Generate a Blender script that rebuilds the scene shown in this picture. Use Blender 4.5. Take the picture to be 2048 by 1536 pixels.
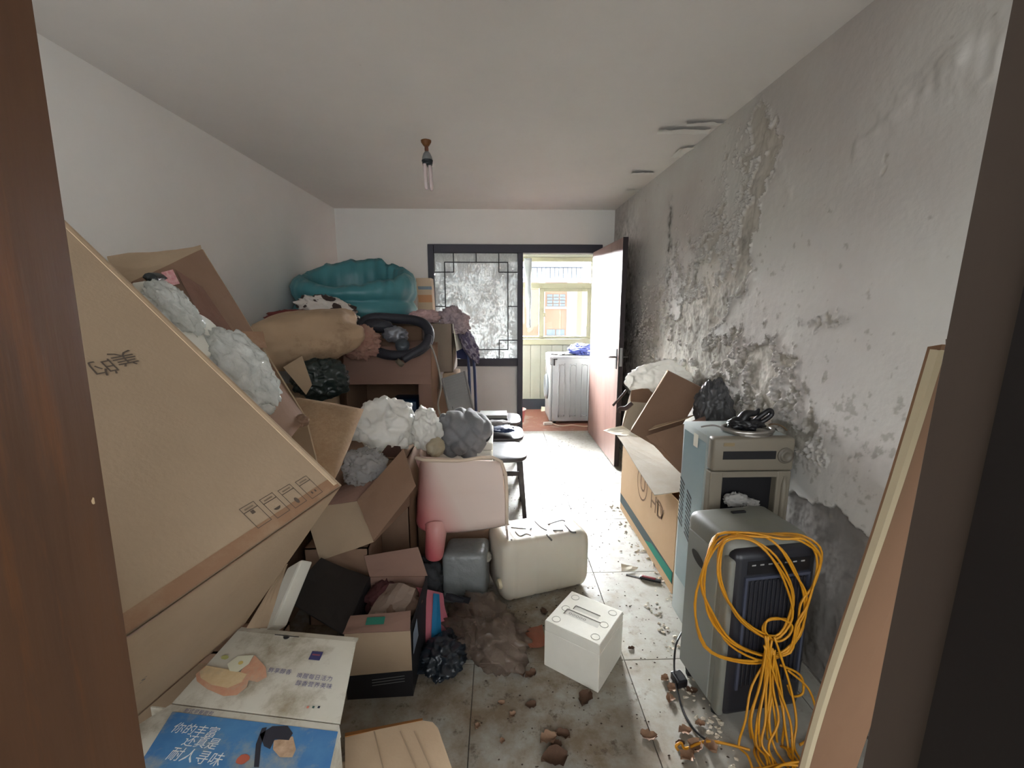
import bpy, bmesh, math, random
import numpy as np
from mathutils import Vector, Matrix, noise as mnoise
from math import sin, cos, pi, radians

# ------------------------------------------------------------------ clear
for o in list(bpy.data.objects):
    bpy.data.objects.remove(o, do_unlink=True)
SC = bpy.context.scene
COL = SC.collection
V = Vector

# ------------------------------------------------------------------ camera
FPX, PITCH, YAW = 900.0, radians(9.957), radians(1.755)
CAM = V((0, 0, 1.53))
cd = bpy.data.cameras.new('camera')
cd.sensor_width = 36; cd.lens = FPX / 2048 * 36; cd.clip_start = 0.02; cd.clip_end = 400
cam = bpy.data.objects.new('camera', cd); COL.objects.link(cam)
cam.location = CAM; cam.rotation_euler = (pi / 2 - PITCH, 0, -YAW)
SC.camera = cam

# ------------------------------------------------------------------ sky + exposure
W = bpy.data.worlds.new('overcast_sky'); SC.world = W; W.use_nodes = True
bg = W.node_tree.nodes['Background']
bg.inputs[0].default_value = (0.93, 0.97, 1.0, 1); bg.inputs[1].default_value = 1.5
SC.view_settings.view_transform = 'Standard'; SC.view_settings.look = 'None'
SC.view_settings.gamma = 1.0; SC.view_settings.use_curve_mapping = False
SC.view_settings.exposure = 1.75
# the bright, hazy side of the sky behind the house opposite: a very soft low sun
sl = bpy.data.lights.new('hazy_sun', 'SUN'); sl.energy = 180.0; sl.angle = radians(105); sl.color = (.94, .975, 1.0)
so = bpy.data.objects.new('hazy_sun', sl); COL.objects.link(so); so.location = (2, 12, 8)
so.rotation_euler = V((-.10, -1, -.13)).to_track_quat('-Z', 'Y').to_euler()

# ------------------------------------------------------------------ frame of the place
XL, XR, YB, YF, ZC = -1.79, 1.315, 5.25, 0.47, 2.575
YBAL = 6.56            # far wall of the balcony
_f = V((sin(YAW) * cos(PITCH), cos(YAW) * cos(PITCH), -sin(PITCH)))
_r = V((cos(YAW), -sin(YAW), 0)); _u = _r.cross(_f)

def U(x, y, Y=None, X=None, Z=None):
    """point of the place seen at photograph position x, y on the plane Y= / X= / Z="""
    d = _f + _r * ((x - 1024) / FPX) - _u * ((y - 768) / FPX)
    if Y is not None: t = (Y - CAM.y) / d.y
    elif X is not None: t = (X - CAM.x) / d.x
    else: t = (Z - CAM.z) / d.z
    return CAM + d * t

def UPL(x, y, P, n):
    d = _f + _r * ((x - 1024) / FPX) - _u * ((y - 768) / FPX)
    return CAM + d * ((P - CAM).dot(n) / d.dot(n))

# ------------------------------------------------------------------ materials
def lin(c):
    r = []
    for v in c:
        v = v / 255.0
        r.append(v / 12.92 if v <= .04045 else ((v + .055) / 1.055) ** 2.4)
    return (r[0], r[1], r[2], 1)

MATS = {}
def mat(name, col, rough=.7, col2=None, scale=8, contrast=.5, detail=6, bump=0, bscale=40, metal=0,
        spec=.4, col3=None, scale3=2, lo3=.5, hi3=.7, stretch=None, trans=0, coat=0, sheen=0, bdist=.004, subs=0):
    if name in MATS: return MATS[name]
    m = bpy.data.materials.new(name); m.use_nodes = True
    nt = m.node_tree; N = nt.nodes; L = nt.links
    b = N['Principled BSDF']
    b.inputs['Base Color'].default_value = lin(col)
    b.inputs['Roughness'].default_value = rough
    b.inputs['Metallic'].default_value = metal
    b.inputs['Specular IOR Level'].default_value = spec
    if coat: b.inputs['Coat Weight'].default_value = coat
    if sheen: b.inputs['Sheen Weight'].default_value = sheen
    if trans: b.inputs['Transmission Weight'].default_value = trans
    if subs:
        b.inputs['Subsurface Weight'].default_value = subs; b.inputs['Subsurface Radius'].default_value = (.03, .02, .015)
    tc = N.new('ShaderNodeTexCoord'); src = tc.outputs['Object']
    if stretch:
        mp = N.new('ShaderNodeMapping'); mp.inputs['Scale'].default_value = stretch
        L.new(src, mp.inputs[0]); src = mp.outputs[0]
    last = None
    if col2:
        n = N.new('ShaderNodeTexNoise'); n.inputs['Scale'].default_value = scale; n.inputs['Detail'].default_value = detail
        n.inputs['Roughness'].default_value = .65
        L.new(src, n.inputs['Vector'])
        r = N.new('ShaderNodeValToRGB'); r.color_ramp.elements[0].position = .5 - contrast / 2; r.color_ramp.elements[1].position = .5 + contrast / 2
        r.color_ramp.elements[0].color = lin(col); r.color_ramp.elements[1].color = lin(col2)
        L.new(n.outputs[0], r.inputs[0]); last = r.outputs[0]
    if col3:
        n3 = N.new('ShaderNodeTexNoise'); n3.inputs['Scale'].default_value = scale3; n3.inputs['Detail'].default_value = 8
        n3.inputs['Roughness'].default_value = .7
        L.new(src, n3.inputs['Vector'])
        r3 = N.new('ShaderNodeMapRange'); r3.inputs[1].default_value = lo3; r3.inputs[2].default_value = hi3
        L.new(n3.outputs[0], r3.inputs[0])
        mx = N.new('ShaderNodeMix'); mx.data_type = 'RGBA'
        L.new(r3.outputs[0], mx.inputs[0])
        if last: L.new(last, mx.inputs[6])
        else: mx.inputs[6].default_value = lin(col)
        mx.inputs[7].default_value = lin(col3); last = mx.outputs[2]
    if last: L.new(last, b.inputs['Base Color'])
    if bump:
        nb = N.new('ShaderNodeTexNoise'); nb.inputs['Scale'].default_value = bscale; nb.inputs['Detail'].default_value = 5
        L.new(src, nb.inputs['Vector'])
        bn = N.new('ShaderNodeBump'); bn.inputs['Strength'].default_value = bump; bn.inputs['Distance'].default_value = bdist
        L.new(nb.outputs[0], bn.inputs['Height']); L.new(bn.outputs[0], b.inputs['Normal'])
    MATS[name] = m
    return m

def sheet(name, col, transp=.3, transl=.4, rough=.3, col2=None, scale=20, bump=.3, bscale=30):
    """thin film or frosted pane: part see-through, part light-scattering"""
    if name in MATS: return MATS[name]
    m = bpy.data.materials.new(name); m.use_nodes = True
    nt = m.node_tree; N = nt.nodes; L = nt.links
    b = N['Principled BSDF']; b.inputs['Base Color'].default_value = lin(col); b.inputs['Roughness'].default_value = rough
    b.inputs['Specular IOR Level'].default_value = .5
    t = N.new('ShaderNodeBsdfTransparent'); t.inputs[0].default_value = (1, 1, 1, 1)
    tl = N.new('ShaderNodeBsdfTranslucent'); tl.inputs[0].default_value = lin(col)
    m1 = N.new('ShaderNodeMixShader'); m1.inputs[0].default_value = transl
    m2 = N.new('ShaderNodeMixShader'); m2.inputs[0].default_value = transp
    L.new(b.outputs[0], m1.inputs[1]); L.new(tl.outputs[0], m1.inputs[2])
    L.new(m1.outputs[0], m2.inputs[1]); L.new(t.outputs[0], m2.inputs[2])
    L.new(m2.outputs[0], N['Material Output'].inputs[0])
    tc = N.new('ShaderNodeTexCoord')
    if col2:
        n = N.new('ShaderNodeTexNoise'); n.inputs['Scale'].default_value = scale; n.inputs['Detail'].default_value = 4
        L.new(tc.outputs['Object'], n.inputs['Vector'])
        r = N.new('ShaderNodeValToRGB'); r.color_ramp.elements[0].position = .4; r.color_ramp.elements[1].position = .62
        r.color_ramp.elements[0].color = lin(col2); r.color_ramp.elements[1].color = lin(col)
        L.new(n.outputs[0], r.inputs[0]); L.new(r.outputs[0], tl.inputs[0]); L.new(r.outputs[0], b.inputs['Base Color'])
    nb = N.new('ShaderNodeTexNoise'); nb.inputs['Scale'].default_value = bscale; nb.inputs['Detail'].default_value = 4
    L.new(tc.outputs['Object'], nb.inputs['Vector'])
    bn = N.new('ShaderNodeBump'); bn.inputs['Strength'].default_value = bump; bn.inputs['Distance'].default_value = .006
    L.new(nb.outputs[0], bn.inputs['Height'])
    for s in (b, tl): L.new(bn.outputs[0], s.inputs['Normal'])
    MATS[name] = m
    return m

def clear_glass():
    if 'clear_glass' in MATS: return MATS['clear_glass']
    m = bpy.data.materials.new('clear_glass'); m.use_nodes = True
    N = m.node_tree.nodes; L = m.node_tree.links
    t = N.new('ShaderNodeBsdfTransparent'); g = N.new('ShaderNodeBsdfGlossy'); g.inputs['Roughness'].default_value = .03
    fr = N.new('ShaderNodeFresnel'); fr.inputs[0].default_value = 1.45
    mx = N.new('ShaderNodeMixShader'); L.new(fr.outputs[0], mx.inputs[0]); L.new(t.outputs[0], mx.inputs[1]); L.new(g.outputs[0], mx.inputs[2])
    L.new(mx.outputs[0], N['Material Output'].inputs[0]); MATS['clear_glass'] = m
    return m

CARD = mat('cardboard', (166, 145, 121), .85, (154, 133, 110), 3, .6, 8, bump=.15, bscale=120, spec=.15, col3=(136, 116, 96), scale3=1.3, lo3=.55, hi3=.8)
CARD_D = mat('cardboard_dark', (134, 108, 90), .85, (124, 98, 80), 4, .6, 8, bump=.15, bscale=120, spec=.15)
CARD_L = mat('cardboard_light', (194, 170, 142), .85, (182, 158, 130), 4, .6, 8, bump=.15, bscale=120, spec=.15)
CARD_P = mat('cardboard_pinkish', (138, 110, 98), .85, (128, 100, 88), 3, .6, 8, bump=.1, bscale=120, spec=.15)
TAPE = mat('brown_tape', (146, 112, 86), .4, (136, 104, 80), 6, .6, spec=.4, col3=(160, 136, 110), scale3=7, lo3=.5, hi3=.75)
BLACKP = mat('black_print', (26, 26, 30), .6)
INK = mat('grey_ink', (84, 72, 62), .8)
DKPLAST = mat('black_plastic', (22, 22, 25), .35, spec=.5)
FOAM = mat('white_foam', (226, 224, 214), .8, (214, 211, 199), 6, .5, bump=.25, bscale=250, bdist=.001, spec=.2)
WHITEB = sheet('white_bag_film', (232, 230, 224), .06, .35, .3, bump=.6, bscale=14)
CLEARB = sheet('clear_bag_film', (205, 205, 205), .6, .25, .2, bump=.8, bscale=22)
DARKWOOD = mat('dark_lacquered_wood', (38, 28, 32), .35, (28, 22, 26), 5, .5, spec=.5, stretch=(1, 1, .15))

# ------------------------------------------------------------------ mesh helpers
ORG = {}
def mesh_of(vs, fs, name, smooth=False):
    me = bpy.data.meshes.new(name)
    me.from_pydata([tuple(v) for v in vs], [], fs); me.update()
    if smooth:
        me.polygons.foreach_set('use_smooth', [True] * len(me.polygons))
    return me

def fixn(me):
    bm = bmesh.new(); bm.from_mesh(me); bmesh.ops.recalc_face_normals(bm, faces=bm.faces); bm.to_mesh(me); bm.free()
    return me

def link(name, me, m, parent=None):
    o = bpy.data.objects.new(name, me); COL.objects.link(o)
    if m is not None and me is not None:
        for mm in (m if isinstance(m, (list, tuple)) else [m]): me.materials.append(mm)
    if parent is not None: o.parent = parent
    return o

def put(name, vf, m, parent=None, smooth=False, label=None, cat=None, group=None, kind=None, normals=True, auto=None):
    """world-space shape -> one object; origin at the parent's origin or at its own base"""
    vs, fs = vf
    vs = [V(v) for v in vs]
    if parent is not None:
        org = ORG[parent.name]
    else:
        xs = [v.x for v in vs]; ys = [v.y for v in vs]; zs = [v.z for v in vs]
        org = V(((min(xs) + max(xs)) / 2, (min(ys) + max(ys)) / 2, min(zs)))
    me = mesh_of([v - org for v in vs], fs, name, smooth)
    if normals: fixn(me)
    if auto:
        try: me.set_sharp_from_angle(angle=radians(auto))
        except Exception: pass
    o = link(name, me, m, parent)
    if parent is None: o.location = org
    ORG[o.name] = org
    tag(o, label, cat, group, kind)
    return o

def tag(o, label=None, cat=None, group=None, kind=None):
    if label: o['label'] = label
    if cat: o['category'] = cat
    if group: o['group'] = group
    if kind: o['kind'] = kind
    return o

def thing(name, loc, label, cat, group=None, kind=None):
    o = bpy.data.objects.new(name, None); COL.objects.link(o); o.location = loc; o.empty_display_size = .05
    ORG[o.name] = V(loc); tag(o, label, cat, group, kind)
    return o

def join(*parts):
    vs, fs = [], []
    for v, f in parts:
        b = len(vs); vs += [V(x) for x in v]; fs += [[i + b for i in q] for q in f]
    return vs, fs

BOXF = [(0, 1, 3, 2), (4, 6, 7, 5), (0, 4, 5, 1), (2, 3, 7, 6), (0, 2, 6, 4), (1, 5, 7, 3)]
def obox(O, u, v, w):
    O, u, v, w = V(O), V(u), V(v), V(w)
    vs = [O + u * a + v * b + w * c for a in (0, 1) for b in (0, 1) for c in (0, 1)]
    return vs, [list(f) for f in BOXF]

def box(x0, x1, y0, y1, z0, z1):
    return obox((x0, y0, z0), (x1 - x0, 0, 0), (0, y1 - y0, 0), (0, 0, z1 - z0))

def bevel(vf, r, seg=2):
    bm = bmesh.new(); vv = [bm.verts.new(tuple(v)) for v in vf[0]]
    for f in vf[1]:
        try: bm.faces.new([vv[i] for i in f])
        except ValueError: pass
    bmesh.ops.recalc_face_normals(bm, faces=bm.faces)
    bmesh.ops.bevel(bm, geom=list(bm.edges), offset=r, segments=seg, affect='EDGES', profile=.5, clamp_overlap=True)
    bm.verts.index_update()
    vs = [v.co.copy() for v in bm.verts]; fs = [[v.index for v in f.verts] for f in bm.faces]
    bm.free()
    return vs, fs

def quad(p, th=.004, n=1, sag=0, seed=0, rag=0, out=None):
    """a sheet through 4 points (p0 p1 p2 p3 in order), cut n x n, with thickness; rag tears the p0-p1 side"""
    p = [V(a) for a in p]
    nm = (p[1] - p[0]).cross(p[3] - p[0])
    if nm.length < 1e-9: nm = (p[2] - p[1]).cross(p[3] - p[0])
    nm.normalize()
    if out is not None and nm.dot(V(out)) < 0: nm = -nm
    rnd = random.Random(seed)
    top, vs, fs = [], [], []
    m = n
    for j in range(m + 1):
        for i in range(n + 1):
            s, t = i / n, j / m
            q = (p[0] * (1 - s) + p[1] * s) * (1 - t) + (p[3] * (1 - s) + p[2] * s) * t
            if sag: q = q + nm * sag * (mnoise.noise(V((s * 2 + seed, t * 2, seed * .7))) + .4 * sin(pi * s) * sin(pi * t))
            if rag and j == 0: q = q + (p[0] - p[3]).normalized() * rag * (rnd.random() - .3)
            vs.append(q)
    k = len(vs)
    vs += [q - nm * th for q in vs]
    st = n + 1
    for j in range(m):
        for i in range(n):
            a = j * st + i
            fs.append([a, a + 1, a + st + 1, a + st]); fs.append([k + a, k + a + st, k + a + st + 1, k + a + 1])
    for i in range(n):
        a = i; fs.append([a, k + a, k + a + 1, a + 1])
        a = m * st + i; fs.append([a, a + 1, k + a + 1, k + a])
        a = i * st; fs.append([a, a + st, k + a + st, k + a])
        a = i * st + n; fs.append([a, k + a, k + a + st, a + st])
    return vs, fs

def poly(pts, nrm, th):
    """flat polygon with thickness th along nrm"""
    pts = [V(p) for p in pts]; nrm = V(nrm).normalized() * th; k = len(pts)
    vs = pts + [p + nrm for p in pts]
    fs = [list(range(k))[::-1], list(range(k, 2 * k))] + [[i, (i + 1) % k, k + (i + 1) % k, k + i] for i in range(k)]
    return vs, fs

def smooth_path(pts, n=6):
    pts = [V(p) for p in pts]
    if len(pts) < 3 or n <= 1: return pts
    out = []
    for i in range(len(pts) - 1):
        p0 = pts[max(i - 1, 0)]; p1 = pts[i]; p2 = pts[i + 1]; p3 = pts[min(i + 2, len(pts) - 1)]
        for k in range(n):
            t = k / n
            out.append(.5 * ((2 * p1) + (p2 - p0) * t + (2 * p0 - 5 * p1 + 4 * p2 - p3) * t * t + (3 * p1 - p0 - 3 * p2 + p3) * t ** 3))
    out.append(pts[-1])
    return out

def tube(path, r, seg=8, closed=False, sub=5):
    """r: number or function of 0..1"""
    if closed:
        pts = [V(p) for p in path]; ext = [pts[-1]] + pts + [pts[0], pts[1]]
        full = smooth_path(ext, sub); P = full[sub:sub + len(pts) * sub]
    else:
        P = smooth_path(path, sub)
    n = len(P); vs, fs = [], []
    up = None
    for i, p in enumerate(P):
        a = P[(i - 1) % n] if closed or i else P[0]; b = P[(i + 1) % n] if closed or i < n - 1 else P[-1]
        t = (b - a)
        t = t.normalized() if t.length > 1e-9 else V((0, 0, 1))
        if up is None: up = V((0, 0, 1)) if abs(t.z) < .9 else V((1, 0, 0))
        x = t.cross(up)
        if x.length < 1e-6: x = t.cross(V((1, .3, 0)))
        x.normalize(); y = x.cross(t).normalized(); up = y
        rr = r(i / max(n - 1, 1)) if callable(r) else r
        for k in range(seg):
            an = 2 * pi * k / seg; vs.append(p + x * cos(an) * rr + y * sin(an) * rr)
    for i in range(n if closed else n - 1):
        j = (i + 1) % n
        for k in range(seg):
            l = (k + 1) % seg; fs.append([i * seg + k, i * seg + l, j * seg + l, j * seg + k])
    if not closed:
        fs.append(list(range(seg))[::-1]); fs.append([(n - 1) * seg + k for k in range(seg)])
    return vs, fs

def lathe(prof, c, seg=24, axis=(0, 0, 1), cap=True):
    """prof: (radius, height) list, around axis from c"""
    a = V(axis).normalized(); x = a.orthogonal().normalized(); y = a.cross(x); c = V(c)
    vs, fs = [], []
    for r, h in prof:
        for k in range(seg):
            an = 2 * pi * k / seg; vs.append(c + a * h + (x * cos(an) + y * sin(an)) * r)
    for i in range(len(prof) - 1):
        for k in range(seg):
            l = (k + 1) % seg; fs.append([i * seg + k, i * seg + l, (i + 1) * seg + l, (i + 1) * seg + k])
    if cap:
        fs.append(list(range(seg))[::-1]); fs.append([(len(prof) - 1) * seg + k for k in range(seg)])
    return vs, fs

def blob(c, r, seed=0, amp=.15, freq=2.2, sub=4, ridge=0., rf=5, power=2., rot=None, zmin=None, fine=0, facet=0, nf=34, vor=0, vs_=2.6):
    """soft body: super-ellipsoid with folds; zmin flattens it onto what it lies on"""
    bm = bmesh.new(); bmesh.ops.create_icosphere(bm, subdivisions=sub, radius=1)
    c = V(c); rot = rot or Matrix.Identity(3); sd = V((seed * 3.7, seed * 1.3, seed * 2.1))
    if facet:
        rf_ = random.Random(seed * 7 + 1); pls = []
        while len(pls) < nf:
            q = V((rf_.gauss(0, 1), rf_.gauss(0, 1), rf_.gauss(0, 1)))
            if q.length > .1: pls.append((q.normalized(), rf_.uniform(.68, 1.02)))
    for v in bm.verts:
        n = v.co.normalized()
        s = (abs(n.x) ** power + abs(n.y) ** power + abs(n.z) ** power) ** (-1 / power)
        d = 1 + amp * mnoise.noise(n * freq + sd) + amp * .5 * mnoise.noise(n * freq * 2.3 + sd)
        if ridge:
            w = n + .35 * mnoise.noise_vector(n * freq + sd)
            q = 1 - abs(mnoise.noise(w * rf + sd)) * 2
            d += ridge * (q - .5) + ridge * .5 * (1 - abs(mnoise.noise(w * rf * 2.1 - sd)) * 2 - .5)
        if facet:
            nn = (n + .22 * mnoise.noise_vector(n * 3.1 + sd)).normalized()
            hs = sorted(h / max(.05, nn.dot(q)) for q, h in pls)
            fd = hs[0] * .85 + .15 * min(hs[1], 1.6)
            d = d * (1 - facet) + facet * min(fd, 1.35) * (1 + .5 * (d - 1))
        if vor:
            vd = mnoise.voronoi(n * vs_ + .3 * mnoise.noise_vector(n * 2.5 + sd) + sd)[0]
            e1 = vd[1] - vd[0]; d += vor * math.exp(-(e1 * 5.5) ** 2) - vor * .35
            vd = mnoise.voronoi(n * vs_ * 2.1 - sd)[0]; d += vor * .25 * math.exp(-((vd[1] - vd[0]) * 5) ** 2)
        if fine: d += fine * mnoise.noise(n * 30 + sd)
        p = n * s * d
        p = rot @ V((p.x * r[0], p.y * r[1], p.z * r[2])) + c
        if zmin is not None and p.z < zmin: p.z = zmin + (p.z - zmin) * .03
        v.co = p
    bm.verts.index_update()
    vs = [v.co.copy() for v in bm.verts]; fs = [[v.index for v in f.verts] for f in bm.faces]
    bm.free()
    return vs, fs

def pillow(p, th, n=14, seed=0, amp=.1):
    p = [V(a) for a in p]; nm = (p[1] - p[0]).cross(p[3] - p[0]).normalized(); vs = []; fs = []
    for side in (1, -1):
        for j in range(n + 1):
            for i in range(n + 1):
                s, t = i / n, j / n
                q = p[0].lerp(p[1], s).lerp(p[3].lerp(p[2], s), t)
                k = max(0, sin(pi * s) * sin(pi * t)) ** .32
                vs.append(q + nm * side * th * k * (1 + amp * 2 * mnoise.noise(V((s * 3 + seed, t * 3, side * 2)))) + (p[1] - p[0]) * .02 * mnoise.noise(V((t * 4, seed, 1))) )
    m = (n + 1) ** 2
    for side in (0, 1):
        for j in range(n):
            for i in range(n):
                a = side * m + j * (n + 1) + i; fs.append([a, a + 1, a + n + 2, a + n + 1])
    bd = list(range(n + 1)) + [j * (n + 1) + n for j in range(1, n + 1)] + [n * (n + 1) + i for i in range(n - 1, -1, -1)] + [j * (n + 1) for j in range(n - 1, 0, -1)]
    for a, b in zip(bd, bd[1:] + bd[:1]): fs.append([a, b, b + m, a + m])
    return vs, fs

def rotz(a): return Matrix.Rotation(radians(a), 3, 'Z')
def rotx(a): return Matrix.Rotation(radians(a), 3, 'X')
def roty(a): return Matrix.Rotation(radians(a), 3, 'Y')

def text(s, O, ux, uy, size, n=None, lift=.0008, spacing=1.0, align='LEFT'):
    """flat lettering lying on the plane through O with x axis ux and y axis uy"""
    cu = bpy.data.curves.new('lettering', 'FONT'); cu.body = s; cu.size = size; cu.resolution_u = 2
    cu.space_character = spacing; cu.align_x = align
    to = bpy.data.objects.new('lettering', cu); COL.objects.link(to)
    bpy.context.view_layer.update()
    me = bpy.data.meshes.new_from_object(to.evaluated_get(bpy.context.evaluated_depsgraph_get()))
    ux = V(ux).normalized(); uy = V(uy).normalized(); nn = V(n).normalized() if n is not None else ux.cross(uy).normalized()
    O = V(O)
    vs = [O + ux * v.co.x + uy * v.co.y + nn * lift for v in me.vertices]; fs = [list(p.vertices) for p in me.polygons]
    bpy.data.objects.remove(to, do_unlink=True); bpy.data.curves.remove(cu); bpy.data.meshes.remove(me)
    return vs, fs

def rect_on(O, ux, uy, x0, x1, y0, y1, n, lift=.0006):
    O, ux, uy, n = V(O), V(ux).normalized(), V(uy).normalized(), V(n).normalized()
    return [O + ux * a + uy * b + n * lift for a, b in ((x0, y0), (x1, y0), (x1, y1), (x0, y1))], [[0, 1, 2, 3]]

def disc_on(O, ux, uy, cx, cy, rx, ry, n, lift=.0007, k=20, a0=0, a1=2 * pi, wob=0, seed=0):
    O, ux, uy, n = V(O), V(ux).normalized(), V(uy).normalized(), V(n).normalized()
    rnd = random.Random(seed)
    pts = []
    for i in range(k):
        a = a0 + (a1 - a0) * i / (k if a1 - a0 > 6.2 else k - 1)
        w = 1 + wob * (rnd.random() - .5)
        pts.append(O + ux * (cx + rx * cos(a) * w) + uy * (cy + ry * sin(a) * w) + n * lift)
    return pts, [list(range(k))]

def frame_on(O, ux, uy, x0, x1, y0, y1, w, n, lift=.0007):
    return join(rect_on(O, ux, uy, x0, x1, y0, y0 + w, n, lift), rect_on(O, ux, uy, x0, x1, y1 - w, y1, n, lift),
                rect_on(O, ux, uy, x0, x0 + w, y0, y1, n, lift), rect_on(O, ux, uy, x1 - w, x1, y0, y1, n, lift))
# ================================================================== THE SETTING
PAINT = mat('wall_paint', (230, 229, 225), .9, (221, 219, 214), 1.2, .6, 8, bump=.12, bscale=60, spec=.2)
CEILP = mat('ceiling_paint', (226, 222, 217), .9, (212, 208, 203), 1.1, .7, 8, bump=.15, bscale=45, spec=.2, col3=(150, 146, 140), scale3=9, lo3=.68, hi3=.8)

def floor_mat():
    m = bpy.data.materials.new('dirty_floor_tile'); m.use_nodes = True
    N = m.node_tree.nodes; L = m.node_tree.links; b = N['Principled BSDF']
    g = N.new('ShaderNodeNewGeometry')
    def nz(scale, det, rough=.65):
        n = N.new('ShaderNodeTexNoise'); n.inputs['Scale'].default_value = scale; n.inputs['Detail'].default_value = det
        n.inputs['Roughness'].default_value = rough; L.new(g.outputs['Position'], n.inputs['Vector']); return n.outputs[0]
    def rng(s, a, b_, c=0, d=1):
        r = N.new('ShaderNodeMapRange'); r.inputs[1].default_value = a; r.inputs[2].default_value = b_
        r.inputs[3].default_value = c; r.inputs[4].default_value = d; L.new(s, r.inputs[0]); return r.outputs[0]
    def math_(op, a, b_):
        r = N.new('ShaderNodeMath'); r.operation = op; r.use_clamp = True
        for i, v in enumerate((a, b_)):
            if isinstance(v, (int, float)): r.inputs[i].default_value = v
            else: L.new(v, r.inputs[i])
        return r.outputs[0]
    def mix(f, a, b_):
        x = N.new('ShaderNodeMix'); x.data_type = 'RGBA'; L.new(f, x.inputs[0])
        for i, v in ((6, a), (7, b_)):
            if isinstance(v, tuple): x.inputs[i].default_value = v
            else: L.new(v, x.inputs[i])
        return x.outputs[2]
    sx = N.new('ShaderNodeSeparateXYZ'); L.new(g.outputs['Position'], sx.inputs[0])
    base = mix(rng(nz(2.5, 8), .35, .7), lin((172, 172, 165)), lin((150, 147, 137)))
    # trodden-in brown dirt, thickest among the heaps on the left
    near = math_('MULTIPLY', rng(sx.outputs[0], .85, .35), rng(sx.outputs[1], 3.0, 2.1))
    d1 = math_('MULTIPLY', rng(nz(3.2, 9, .7), .34, .58), math_('ADD', math_('MULTIPLY', near, .75), .22))
    c = mix(d1, base, lin((122, 106, 86)))
    d2 = math_('MULTIPLY', rng(nz(14, 7, .75), .56, .66), math_('ADD', math_('MULTIPLY', near, .5), .3))
    c = mix(d2, c, lin((80, 64, 50)))
    d3 = rng(nz(60, 4, .7), .68, .74)
    c = mix(d3, c, lin((52, 46, 42)))
    L.new(c, b.inputs['Base Color'])
    ro = rng(math_('ADD', d1, d2), 0, .9, .30, .8)
    rr = N.new('ShaderNodeMath'); rr.operation = 'ADD'; L.new(ro, rr.inputs[0]); L.new(rng(nz(38, 5), .45, .62, 0, .28), rr.inputs[1])
    L.new(rr.outputs[0], b.inputs['Roughness']); b.inputs['Specular IOR Level'].default_value = .35
    bn = N.new('ShaderNodeBump'); bn.inputs['Strength'].default_value = .35; bn.inputs['Distance'].default_value = .002
    L.new(nz(70, 5, .7), bn.inputs['Height']); L.new(bn.outputs[0], b.inputs['Normal'])
    return m
FLOOR_T = floor_mat()
GROUT = mat('grey_grout', (92, 86, 78), .9)

fl = put('floor', box(XL - .1, XR + .1, .0, YB + .12, -.12, -.008), GROUT, kind='structure')
T0x, T0y, TP = -.111, 1.715, .655
tiles = {}
for i in range(-4, 4):
    for j in range(-4, 8):
        x0, x1 = max(T0x + i * TP, XL), min(T0x + (i + 1) * TP, XR)
        y0, y1 = max(T0y + j * TP, .0), min(T0y + (j + 1) * TP, YB + .1)
        if x1 - x0 < .03 or y1 - y0 < .03: continue
        key = (round(x1 - x0, 3), round(y1 - y0, 3))
        if key not in tiles:
            g_ = .0015
            me = mesh_of(*bevel(box(g_, key[0] - g_, g_, key[1] - g_, -.008, 0), .001, 1), 'floor_tile')
            me.materials.append(FLOOR_T); tiles[key] = me
        o = bpy.data.objects.new('floor_tile', tiles[key]); COL.objects.link(o); o.parent = fl
        o.location = V((x0, y0, 0)) - ORG[fl.name]

put('ceiling', box(XL - .1, XR + .1, .33, YB + .12, ZC, ZC + .12), CEILP, kind='structure')
ceil = bpy.data.objects['ceiling']
put('wall_left', box(XL - .12, XL, .33, YB + .12, 0, ZC), PAINT, kind='structure')
put('wall_front', join(box(-.70, -.522, .33, .45, 0, ZC), box(.56, .76, .33, .437, 0, ZC), box(-.522, .56, .33, .45, 2.14, ZC)), PAINT, kind='structure')

# -------- peeling right wall: one dense relief
def grad_noise(x, y, seed):
    r = np.random.RandomState(seed); g = r.rand(256, 256) * 2 * np.pi
    gx, gy = np.cos(g), np.sin(g)
    xi = np.floor(x).astype(int); yi = np.floor(y).astype(int); xf = x - xi; yf = y - yi
    def d(i, j): return gx[(xi + i) % 256, (yi + j) % 256] * (xf - i) + gy[(xi + i) % 256, (yi + j) % 256] * (yf - j)
    u = xf ** 3 * (xf * (6 * xf - 15) + 10); v = yf ** 3 * (yf * (6 * yf - 15) + 10)
    a = d(0, 0) + u * (d(1, 0) - d(0, 0)); b = d(0, 1) + u * (d(1, 1) - d(0, 1))
    return (a + v * (b - a)) * 1.5
def fbm(x, y, seed, o=5, g=.55):
    s = 0; a = 1; t = 0
    for k in range(o):
        s = s + a * grad_noise(x * 2 ** k, y * 2 ** k, seed + k); t += a; a *= g
    return s / t * 1.6
def sst(x, a, b):
    t = np.clip((x - a) / (b - a), 0, 1); return t * t * (3 - 2 * t)
def seg_field(Y, Z, pts, w):
    m = np.zeros_like(Y)
    for (a, b), (c, d) in zip(pts[:-1], pts[1:]):
        L2 = (c - a) ** 2 + (d - b) ** 2 + 1e-9
        t = np.clip(((Y - a) * (c - a) + (Z - b) * (d - b)) / L2, 0, 1)
        q = np.hypot(Y - a - t * (c - a), Z - b - t * (d - b)); m = np.maximum(m, np.exp(-(q / w) ** 2))
    return m
def blobf(Y, Z, y, z, sy, sz): return np.exp(-((Y - y) / sy) ** 2 - ((Z - z) / sz) ** 2)

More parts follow.
